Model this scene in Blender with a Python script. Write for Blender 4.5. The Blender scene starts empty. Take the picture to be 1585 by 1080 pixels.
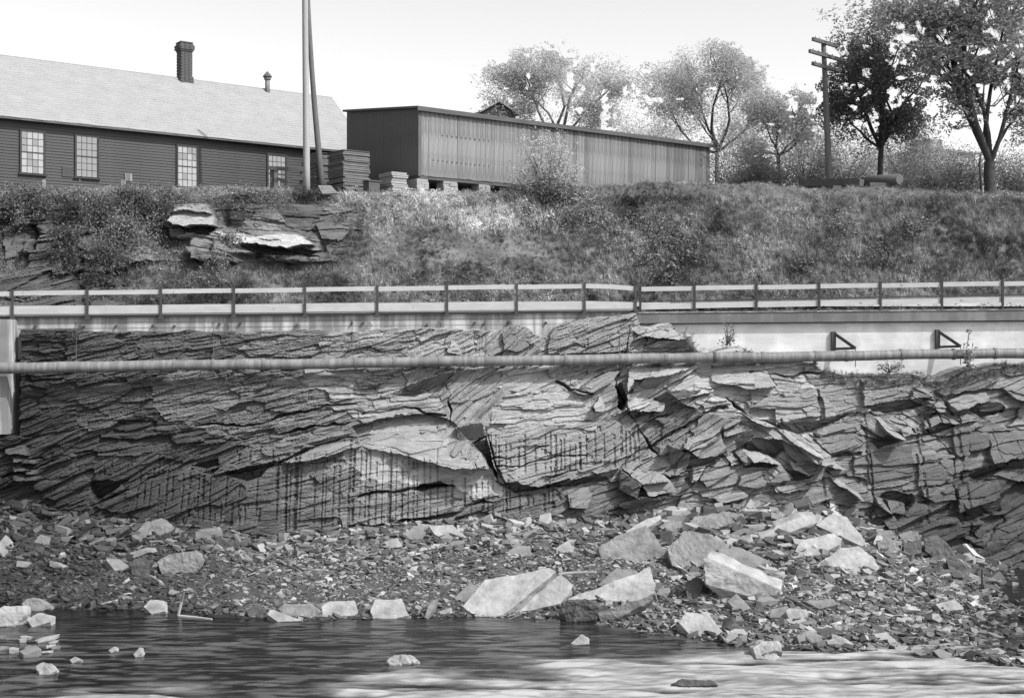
import bpy, bmesh, math, random
import numpy as np
from mathutils import Vector, Matrix, Euler

S = bpy.context.scene
COL = S.collection
random.seed(7)
RNG = np.random.default_rng(7)

# ------------------------------------------------------------------ camera, light, exposure
F = 2000.0; CX, CY = 792.5, 540.0; EYE = 8.0
cam_d = bpy.data.cameras.new('camera'); cam = bpy.data.objects.new('camera', cam_d); COL.objects.link(cam)
cam.location = (0, 0, EYE); cam.rotation_euler = (math.radians(90), 0, 0)
cam_d.sensor_width = 36.0; cam_d.lens = 36.0 * F / 1585.0
cam_d.clip_start = 0.5; cam_d.clip_end = 3000
S.camera = cam
SUN_DIR = Vector((0.60, -0.36, 0.74)).normalized()      # towards the sun: high, from the right and a little in front
world = bpy.data.worlds.new('World'); S.world = world; world.use_nodes = True
wn = world.node_tree; bg = wn.nodes['Background']
sky = wn.nodes.new('ShaderNodeTexSky'); sky.sky_type = 'NISHITA'; sky.sun_disc = False
sky.sun_elevation = math.asin(SUN_DIR.z)
sky.sun_rotation = math.atan2(SUN_DIR.x, SUN_DIR.y)
sky.air_density = 1.0; sky.dust_density = 2.2; sky.ozone_density = 0.6
bw = wn.nodes.new('ShaderNodeRGBToBW')
wn.links.new(sky.outputs[0], bw.inputs[0]); wn.links.new(bw.outputs[0], bg.inputs['Color'])
bg.inputs['Strength'].default_value = 0.15
sun_d = bpy.data.lights.new('sun', 'SUN'); sun_d.energy = 2.35; sun_d.angle = math.radians(0.6)
sun = bpy.data.objects.new('sun', sun_d); COL.objects.link(sun)
sun.rotation_euler = SUN_DIR.to_track_quat('Z', 'Y').to_euler()
sun.location = (30, -30, 60)
S.view_settings.view_transform = 'Standard'; S.view_settings.look = 'None'
S.view_settings.gamma = 1.0; S.view_settings.exposure = 1.12

# ------------------------------------------------------------------ helpers
def at(px, py, D):
    return Vector(((px - CX) / F * D, D, EYE + (CY - py) / F * D))
def zz(py, D): return EYE + (CY - py) / F * D
def xx(px, D): return (px - CX) / F * D
def onz(px, py, z):
    D = (EYE - z) * F / (py - CY); return Vector(((px - CX) / F * D, D, z))

def tag(o, label=None, cat=None, group=None, kind=None):
    if label: o['label'] = label
    if cat: o['category'] = cat
    if group: o['group'] = group
    if kind: o['kind'] = kind
    return o
def empty(name, loc=(0, 0, 0), rz=0, label=None, cat=None, group=None):
    o = bpy.data.objects.new(name, None); COL.objects.link(o); o.location = loc; o.rotation_euler = (0, 0, rz)
    o.empty_display_size = 0.3
    return tag(o, label, cat, group)
def link(name, me, m=None, parent=None):
    o = bpy.data.objects.new(name, me); COL.objects.link(o)
    if m is not None and not me.materials: me.materials.append(m)
    if parent is not None: o.parent = parent
    return o
def mesh_np(name, V, Fc, smooth=False):
    me = bpy.data.meshes.new(name)
    V = np.asarray(V, dtype=np.float32).reshape(-1, 3); Fc = np.asarray(Fc, dtype=np.int32)
    n = Fc.shape[1]
    me.vertices.add(len(V)); me.vertices.foreach_set('co', V.ravel())
    me.loops.add(Fc.size); me.loops.foreach_set('vertex_index', Fc.ravel())
    me.polygons.add(len(Fc)); me.polygons.foreach_set('loop_start', np.arange(0, Fc.size, n, dtype=np.int32))
    me.update(calc_edges=True)
    me.polygons.foreach_set('use_smooth', np.full(len(Fc), smooth))
    return me
def attr(me, name, arr, dom='POINT'):
    a = me.attributes.new(name, 'FLOAT', dom); a.data.foreach_set('value', np.asarray(arr, dtype=np.float32).ravel())

class MB:
    def __init__(s): s.v = []; s.f = []
    def box(s, x0, x1, y0, y1, z0, z1, M=None):
        b = len(s.v)
        for x in (x0, x1):
            for y in (y0, y1):
                for z in (z0, z1):
                    p = Vector((x, y, z)); s.v.append(M @ p if M else p)
        for q in ((0, 1, 3, 2), (4, 6, 7, 5), (0, 4, 5, 1), (2, 3, 7, 6), (0, 2, 6, 4), (1, 5, 7, 3)):
            s.f.append([b + i for i in q])
        return s
    def bar(s, a, b, w, h, up=(0, 0, 1)):
        a = Vector(a); b = Vector(b); d = (b - a); L = d.length; d.normalize()
        u = Vector(up); r = d.cross(u).normalized(); u = r.cross(d)
        M = Matrix(((d.x, r.x, u.x, a.x), (d.y, r.y, u.y, a.y), (d.z, r.z, u.z, a.z), (0, 0, 0, 1)))
        return s.box(0, L, -w / 2, w / 2, -h / 2, h / 2, M)
    def tube(s, pts, rad, n=10, cap=True):
        pts = [Vector(p) for p in pts]; rings = []
        if not hasattr(rad, '__len__'): rad = [rad] * len(pts)
        ref = Vector((0.13, 0.97, 0.2)).normalized()
        for i, p in enumerate(pts):
            d = (pts[min(i + 1, len(pts) - 1)] - pts[max(i - 1, 0)]).normalized()
            a = d.cross(ref)
            if a.length < 0.1: a = d.cross(Vector((1, 0, 0)))
            a.normalize(); b = d.cross(a)
            k = len(s.v)
            for j in range(n):
                t = 2 * math.pi * j / n
                s.v.append(p + (a * math.cos(t) + b * math.sin(t)) * rad[i])
            rings.append(k)
        for i in range(len(rings) - 1):
            for j in range(n):
                s.f.append([rings[i] + j, rings[i] + (j + 1) % n, rings[i + 1] + (j + 1) % n, rings[i + 1] + j])
        if cap:
            s.f.append([rings[0] + j for j in range(n)]); s.f.append([rings[-1] + j for j in reversed(range(n))])
        return s
    def build(s, name, m, parent=None, smooth=False):
        me = bpy.data.meshes.new(name); me.from_pydata([tuple(v) for v in s.v], [], s.f)
        bm = bmesh.new(); bm.from_mesh(me); bmesh.ops.recalc_face_normals(bm, faces=bm.faces); bm.to_mesh(me); bm.free()
        if smooth:
            me.polygons.foreach_set('use_smooth', [len(p.vertices) == 4 for p in me.polygons])
        return link(name, me, m, parent)

# ------------------------------------------------------------------ numpy noise
def _h(ix, iy, s):
    a = (ix.astype(np.int64) * 374761393 + iy.astype(np.int64) * 668265263 + s * 982451653) & 0xffffffff
    a = ((a ^ (a >> 13)) * 1274126177) & 0xffffffff
    a = ((a ^ (a >> 16)) * 2246822519) & 0xffffffff
    return ((a ^ (a >> 15)) & 0xffffff) / float(0x1000000)
def vn(x, y, s=0):
    ix = np.floor(x); iy = np.floor(y); fx = x - ix; fy = y - iy
    fx = fx * fx * (3 - 2 * fx); fy = fy * fy * (3 - 2 * fy)
    return ((_h(ix, iy, s) * (1 - fx) + _h(ix + 1, iy, s) * fx) * (1 - fy) + (_h(ix, iy + 1, s) * (1 - fx) + _h(ix + 1, iy + 1, s) * fx) * fy) * 2 - 1
def fbm(x, y, s=0, o=4, g=0.5):
    r = 0; a = 1.0
    for i in range(o):
        r = r + a * vn(x, y, s + i * 17); x = x * 2.03 + 5.2; y = y * 2.03 + 1.3; a *= g
    return r
def vor(x, y, s=0, J=0.9):
    ix = np.floor(x); iy = np.floor(y)
    d1 = np.full(x.shape, 9.0); d2 = np.full(x.shape, 9.0)
    cx = np.zeros(x.shape); cy = np.zeros(x.shape); r1 = np.zeros(x.shape); r2 = np.zeros(x.shape)
    for dx in (-1, 0, 1):
        for dy in (-1, 0, 1):
            gx = ix + dx; gy = iy + dy
            qx = gx + 0.5 + (_h(gx, gy, s) - 0.5) * J; qy = gy + 0.5 + (_h(gx, gy, s + 1) - 0.5) * J
            d = (x - qx) ** 2 + (y - qy) ** 2
            m = d < d1
            d2 = np.where(m, d1, np.minimum(d2, d)); d1 = np.where(m, d, d1)
            cx = np.where(m, qx, cx); cy = np.where(m, qy, cy)
            r1 = np.where(m, _h(gx, gy, s + 2), r1); r2 = np.where(m, _h(gx, gy, s + 3), r2)
    return np.sqrt(d2) - np.sqrt(d1), cx, cy, r1, r2
def ss(a, b, x):
    t = np.clip((x - a) / (b - a), 0, 1); return t * t * (3 - 2 * t)
def inpoly(px, py, P):
    ins = np.zeros(px.shape, bool); n = len(P); j = n - 1
    for i in range(n):
        xi, yi = P[i]; xj, yj = P[j]
        if yi != yj:
            ins ^= ((yi > py) != (yj > py)) & (px < (xj - xi) * (py - yi) / (yj - yi) + xi)
        j = i
    return ins
def L(tab, x):
    return np.interp(x, [t[0] for t in tab], [t[1] for t in tab])

# ------------------------------------------------------------------ materials (the place is shown without colour, so every colour is a grey)
def mat(name, v, rough=0.8, noise=0.0, scale=3.0, stretch=(1, 1, 1), bump=0.0, bscale=None, tone=None, island=0.0, spec=0.3,
        streak=0.0, sscale=(6, 6, .5), trans=0.0, coord='Object', dark=None):
    m = bpy.data.materials.new(name); m.use_nodes = True; nt = m.node_tree; N = nt.nodes; K = nt.links
    P = N['Principled BSDF']; P.inputs['Roughness'].default_value = rough
    P.inputs['Specular IOR Level'].default_value = spec
    def val(x):
        n = N.new('ShaderNodeValue'); n.outputs[0].default_value = x; return n.outputs[0]
    def mth(op, a, b, c=None, clamp=False):
        n = N.new('ShaderNodeMath'); n.operation = op; n.use_clamp = clamp
        for i, q in enumerate((a, b, c)):
            if q is None: continue
            if isinstance(q, (int, float)): n.inputs[i].default_value = q
            else: K.new(q, n.inputs[i])
        return n.outputs[0]
    tc = N.new('ShaderNodeTexCoord').outputs[coord]
    def tex(sc, st, det=6, off=0):
        mp = N.new('ShaderNodeMapping'); K.new(tc, mp.inputs[0]); mp.inputs['Scale'].default_value = st; mp.inputs['Location'].default_value = (off, off, off)
        t = N.new('ShaderNodeTexNoise'); t.inputs['Scale'].default_value = sc; t.inputs['Detail'].default_value = det; t.inputs['Roughness'].default_value = 0.62
        K.new(mp.outputs[0], t.inputs['Vector']); return t.outputs['Fac']
    c = val(v)
    if tone:
        a = N.new('ShaderNodeAttribute'); a.attribute_name = tone if isinstance(tone, str) else tone[0]
        if not isinstance(tone, str): a.attribute_type = tone[1]
        c = mth('MULTIPLY', c, a.outputs['Fac'])
    if noise:
        t = tex(scale, stretch); k = mth('MULTIPLY_ADD', t, 2 * noise * 2, 1 - 2 * noise); c = mth('MULTIPLY', c, mth('MAXIMUM', k, 0.08))
    if streak:
        t = tex(1.0, sscale, 5, 7); k = mth('MULTIPLY_ADD', t, 5.0, -2.2, True); k = mth('MULTIPLY_ADD', k, streak, 1 - streak); c = mth('MULTIPLY', c, k)
    if island:
        g = N.new('ShaderNodeNewGeometry'); k = mth('MULTIPLY_ADD', g.outputs['Random Per Island'], 2 * island, 1 - island); c = mth('MULTIPLY', c, k)
    cc = N.new('ShaderNodeCombineColor'); c = mth('MINIMUM', c, 0.85)
    for i in range(3): K.new(c, cc.inputs[i])
    K.new(cc.outputs[0], P.inputs['Base Color'])
    if bump:
        t = tex(bscale or scale * 4, stretch, 8, 3); b = N.new('ShaderNodeBump'); b.inputs['Strength'].default_value = 1.0; b.inputs['Distance'].default_value = bump
        K.new(t, b.inputs['Height']); K.new(b.outputs[0], P.inputs['Normal'])
    if trans:
        out = N['Material Output']; tr = N.new('ShaderNodeBsdfTranslucent'); K.new(cc.outputs[0], tr.inputs[0])
        mx = N.new('ShaderNodeMixShader'); mx.inputs[0].default_value = trans
        K.new(P.outputs[0], mx.inputs[1]); K.new(tr.outputs[0], mx.inputs[2]); K.new(mx.outputs[0], out.inputs[0])
    return m

M = {}
M['cliff'] = mat('layered_rock', .66, 0.85, .26, 1.8, (1, 1, 3.0), 0.05, 8, tone='tone', spec=.25)
M['rock'] = mat('loose_rock', .15, 0.85, .42, 2.2, (1, 1, 1.6), 0.02, 11)
M['rockdark'] = mat('dark_wet_rock', .05, 0.6, .3, 3, (1, 1, 1.6), 0.02, 11)
M['rockpale'] = mat('pale_rock', .25, 0.85, .42, 1.8, (1, 1, 1.4), 0.018, 12)
M['gravel'] = mat('stone_chips', .17, 0.85, .15, 4, bump=0.004, tone=('tone', 'INSTANCER'))
M['shore'] = mat('shore_ground', .26, 0.9, .3, 3, bump=0.03, bscale=14, tone='tone')
M['soil'] = mat('bank_soil', .8, 0.95, .3, 2, bump=0.05, bscale=8, tone='tone')
M['concrete'] = mat('concrete', .42, 0.85, .14, 1.3, (1, 1, 2.5), 0.006, 20, streak=.62, sscale=(2.2, 2.2, .16))
M['concrete_old'] = mat('pale_rendered_concrete', .56, 0.85, .2, .9, (.6, 1, 2), 0.008, 16, streak=.22, sscale=(.9, .9, .6))
M['coping'] = mat('grey_coping_concrete', .17, 0.85, .14, 1.2, (1, 1, 2), 0.005, 20, streak=.35, sscale=(1.5, 1.5, .25))
M['whitewood'] = mat('whitewashed_board', .37, 0.7, .07, 1.5, (1, 1, 5), 0.003, 30, streak=.12, sscale=(1.6, 1.6, 5))
M['steel'] = mat('dark_iron', .05, 0.6, .2, 6)
M['pipe'] = mat('galvanised_pipe', .20, 0.6, .2, 1.6, (1, 1, 1), 0.003, 30, streak=.4, sscale=(7, 2, .6))
M['pipeband'] = mat('rusty_pipe_band', .13, 0.8, .3, 6)
M['siding'] = mat('weathered_clapboard', .060, 0.85, .35, 1.2, (.35, 1, 4), 0.004, 25)
M['casing'] = mat('dark_window_frame', .035, 0.8)
M['panedark'] = mat('dull_window_glass', .17, 0.12, .1, 1.2, spec=.6)
M['pane'] = mat('pale_window_glass', .27, 0.15, .06, 1.2, spec=.6)
M['shingle'] = mat('pale_shingle_roof', .24, 0.8, .10, 1.5, (1, 1, 1), 0.01, 18)
M['brick'] = mat('chimney_brick', .075, 0.9, .2, 8, bump=.006)
M['mortar'] = mat('chimney_mortar', .07, 0.9)
M['plank'] = mat('grey_shed_plank', .27, 0.85, .26, 1.3, (3, 3, .6), 0.004, 26, streak=.55, sscale=(3.5, 3.5, .45))
M['plankside'] = mat('shaded_shed_plank', .10, 0.85, .22, 1.1, (3, 3, .7), 0.004, 26)  # same shed wood darkened: the end wall's shade is in the colour
M['tar'] = mat('tarred_roof_edge', .085, 0.8, .2, 3)
M['pierstone'] = mat('pale_pier_stone', .25, 0.9, .2, 4, bump=.01)
M['polepale'] = mat('new_pale_pole', .27, 0.75, .12, 2, (4, 4, .5), 0.003)
M['poledark'] = mat('old_grey_pole', .10, 0.85, .2, 2, (4, 4, .5), 0.004)
M['timber'] = mat('old_timber', .075, 0.85, .25, 3, (.4, 2, 2), 0.006)
M['slab'] = mat('stacked_slate', .13, 0.85, .3, 3, (1, 1, 3), 0.006)
M['bark'] = mat('bark', .05, 0.95, .3, 5, (3, 3, .6), .02)
M['barkpale'] = mat('pale_bark', .17, 0.95, .3, 5, (3, 3, .6), .02)
M['ink'] = mat('stencil_ink', .06, 0.9)
def leafmat(n, v, tr=.35, isl=.4): return mat(n, v, 0.6, island=isl, trans=tr, spec=.25)
M['leafdark'] = leafmat('dark_leaves', .105, .25)
M['leafmid'] = leafmat('mid_leaves', .15, .3)
M['leafpale'] = leafmat('pale_leaves', .22, .4, .3)
M['leaffar'] = leafmat('pale_hazy_leaves', .45, .45, .22)  # haze and halation of the far crowns put into a paler leaf colour
M['leafelm'] = leafmat('elm_leaves', .26, .45)
M['grass'] = mat('grass_blades', 1.22, 0.7, tone=('tone', 'INSTANCER'), trans=.3, spec=.2)

# ------------------------------------------------------------------ the lie of the land
def DTOP(X): return np.interp(X, [-30, -18.8, 4.95, 20.8, 40], [45.2, 47.5, 51.5, 52.4, 53.4])       # face of the walkway walls
def dtop(px):
    D = 50.0
    for _ in range(6): D = float(DTOP(xx(px, D)))
    return D
LEAN = lambda px: np.interp(px, [0, 300, 700, 1000, 1250, 1585], [.12, .22, .28, .30, .38, .42])
def cliff_plane(X, Z):
    Dt = DTOP(X); px = CX + F * X / Dt
    return Dt - 0.35 - LEAN(px) * np.maximum(9.3 - Z, 0)
WATER_Y = [(-400, 900), (-60, 925), (100, 942), (250, 942), (330, 950), (450, 958), (600, 955), (740, 952), (900, 960), (970, 975), (1060, 985), (1150, 998), (1300, 1008), (1450, 1012), (1585, 1032), (1900, 1060)]
BASE_Y = [(-400, 770), (0, 775), (100, 795), (230, 800), (330, 815), (400, 830), (600, 816), (750, 806), (950, 800), (1050, 797), (1150, 786), (1260, 790), (1350, 815), (1430, 842), (1585, 886), (1900, 900)]
_pg = np.linspace(-400, 1900, 460)
_Dw = 16000.0 / (L(WATER_Y, _pg) - 540)
_yb = L(BASE_Y, _pg); _Db = np.full(_pg.shape, 49.0)
for _ in range(12):
    _zb = EYE - (_yb - 540) / F * _Db
    _Db = cliff_plane((_pg - CX) / F * _Db, _zb)
_zb = EYE - (_yb - 540) / F * _Db
def shore_z(X, Y, rough=True):
    X = np.asarray(X, float); Y = np.asarray(Y, float)
    px = CX + F * X / Y
    Dw = np.interp(px, _pg, _Dw); Db = np.interp(px, _pg, _Db); zb = np.interp(px, _pg, _zb)
    t = (Y - Dw) / (Db - Dw)
    shape = np.where(t > 0, 0.55 * t + 0.45 * t ** 2, t)
    z = np.where(t > 0, zb * shape, (Y - Dw) * .16)
    z = np.maximum(z, -0.9)
    if rough: z = z + 0.10 * fbm(X * .9, Y * .9, 5, 4) * ss(-.3, .2, t) + .02 * fbm(X * 5, Y * 5, 9, 2)
    return z
def ground_hit(px, py):
    D = 30.0
    for _ in range(500):
        X = xx(px, D)
        if float(shore_z(X, D, False)) >= zz(py, D): return Vector((X, D, float(shore_z(X, D, True))))
        D += .05
    return Vector((xx(px, D), D, 0))

# shore sheet
gx = np.arange(-30, 30, .12); gy = np.arange(26, 56, .12)
X, Y = np.meshgrid(gx, gy)
Z = shore_z(X, Y)
nx, ny = len(gx), len(gy)
idx = np.arange(nx * ny).reshape(ny, nx)
quads = np.stack([idx[:-1, :-1], idx[:-1, 1:], idx[1:, 1:], idx[1:, :-1]], -1).reshape(-1, 4)
me = mesh_np('shore', np.stack([X, Y, Z], -1), quads, True)
pxg = CX + F * X / Y
tone = .20 + .05 * fbm(X * 1.3, Y * 1.3, 3, 3)
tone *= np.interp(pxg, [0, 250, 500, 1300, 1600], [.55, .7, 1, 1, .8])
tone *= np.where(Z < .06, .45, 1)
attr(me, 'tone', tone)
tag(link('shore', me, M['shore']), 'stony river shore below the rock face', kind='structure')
rb = MB().box(-600, 600, -60, 26.2, -1.6, -.95).box(-600, -29.9, 26.2, 56, -1.6, -.95).box(29.9, 600, 26.2, 56, -1.6, -.95)
rb.build('riverbed', M['rockdark'])['kind'] = 'structure'

# ------------------------------------------------------------------ rock relief
REG = [  # px, py, bedding angle (deg, rising right), grain, relief, tone
 (60,535,2,.55,.7,.10),(160,600,12,.6,.8,.16),(90,700,22,.7,1.0,.12),(250,750,25,.7,.8,.12),(300,540,8,.55,.7,.15),(420,650,11,.6,.8,.20),
 (300,610,12,.5,.6,.23),(240,650,8,.9,1.1,.10),(500,700,16,.8,.6,.20),(450,535,8,.55,.7,.22),(460,780,10,.7,.45,.20),(560,550,10,.6,.7,.30),(560,600,4,.8,.7,.38),(640,630,5,1.0,.6,.34),(640,700,3,1.2,.35,.44),
 (600,780,8,.8,.45,.25),(700,590,38,1.0,.7,.27),(690,520,20,.6,.8,.36),(720,630,50,.9,.6,.27),(800,530,38,.8,.7,.27),(820,580,22,1.0,.6,.40),(900,530,20,.5,.7,.32),(830,630,6,.9,.6,.42),(930,590,25,.7,.6,.32),
 (860,690,14,.7,.55,.34),(850,780,15,.9,.8,.16),(1020,530,20,1.1,.9,.33),(1020,600,20,1.3,.9,.46),(1000,670,30,.9,1.0,.20),(1080,700,27,1.4,1.0,.26),(1120,600,2,1.0,.6,.46),(1200,590,0,.9,.5,.42),
 (1220,630,3,.8,.5,.40),(1330,610,8,.6,.5,.30),(1230,690,-35,1.0,.8,.40),(1150,740,14,1.3,.8,.28),(1290,740,12,1.2,.8,.23),(1300,680,18,1.2,.7,.30),(1400,720,9,1.3,.8,.22),(1500,590,18,.7,.6,.28),(1380,660,-25,1.2,.7,.28),
 (1500,690,10,1.4,.8,.22),(1560,610,10,1.1,.7,.34),(1530,770,20,1.2,1.0,.13),(1440,800,18,1.3,1.0,.13),(1250,830,-20,1.4,.8,.35),(1100,790,15,1.2,.9,.27)]
def relief(U, V, px, py, reg):
    """U,V metres in the face; returns how far each point stands proud, and the rock's own tone"""
    w1 = fbm(U * .5, V * .7, 31, 4) * 38; w2 = fbm(U * .5, V * .7, 47, 4) * 20
    best = np.full(U.shape, 1e9); rid = np.zeros(U.shape, int)
    for i, r in enumerate(reg):
        d = (px + w1 - r[0]) ** 2 * .55 + (py + w2 - r[1]) ** 2
        m = d < best; best = np.where(m, d, best); rid[m] = i
    H = np.zeros(U.shape); T = np.zeros(U.shape)
    for i, r in enumerate(reg):
        m = rid == i
        if not m.any(): continue
        u = U[m]; v = V[m]; a = math.radians(r[2]); g = r[3]; amp = r[4]
        p = u * math.cos(a) + v * math.sin(a); q = -u * math.sin(a) + v * math.cos(a)
        q = q + .07 * fbm(p * .45, q * .7, 3, 3) * g; p = p + .25 * fbm(p * 1.1, q * 1.6, 8, 3) * g
        h = 0; t = 0
        blocky = float(np.interp(g, [.6, 1.2], [0, 1]))          # big clean joint blocks on the right, thin shale on the left
        for k, (lp, lq, am) in enumerate(((2.6, .62, .27 + .10 * blocky), (1.15, .22, .13 + .03 * blocky), (.62 - .1 * blocky, .085, .065 - .033 * blocky), (.32, .036, .026 - .014 * blocky))):
            lp *= g; lq *= g
            e, ccx, ccy, r1, r2 = vor(p / lp, q / lq, 100 * k + 7 + i, .85)
            dx = p / lp - ccx; dy = q / lq - ccy
            h = h + am * amp * ((r1 - .5) * 1.0 - dy * (1.6 * r2 - .25) + dx * (r1 * 2 - 1) * (.5 + .8 * blocky * (k < 2)))
            if k < 3: h = h - am * amp * (.12, .16, .2)[k] * (1 - ss(0, .08, e))
            t = t + (r2 - .5) * (.26, .36, .40, .25)[k]
        lam = q / .075 + 1.5 * fbm(p * .4, q * 1.5, 55, 2); h = h + .016 * (1 - (lam - np.floor(lam))) * (.5 + .5 * vn(p * .8, np.floor(lam) * 3.1, 56)) * 1.4
        t = t + .22 * vn(p * .25, np.floor(lam) * 5.3, 57)
        h = h + (.030 - .012 * blocky) * fbm(p * (2.6 + 2 * blocky), q * 15, 21, 4) * max(amp, .6)
        t = t + .28 * vn(p * .5, q * 5, 77) + .22 * fbm(p * 2.5, q * 10, 78, 3)
        H[m] = h; T[m] = r[5] * np.clip(1 + t * .85, .35, 1.9)
    return H, T
TILT = {'n': (0, 0), 'b': (.1, -.75), 'B': (.0, -1.3), 'd': (0, .95), 'l': (.75, .1), 'r': (-.7, -.3)}
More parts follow.
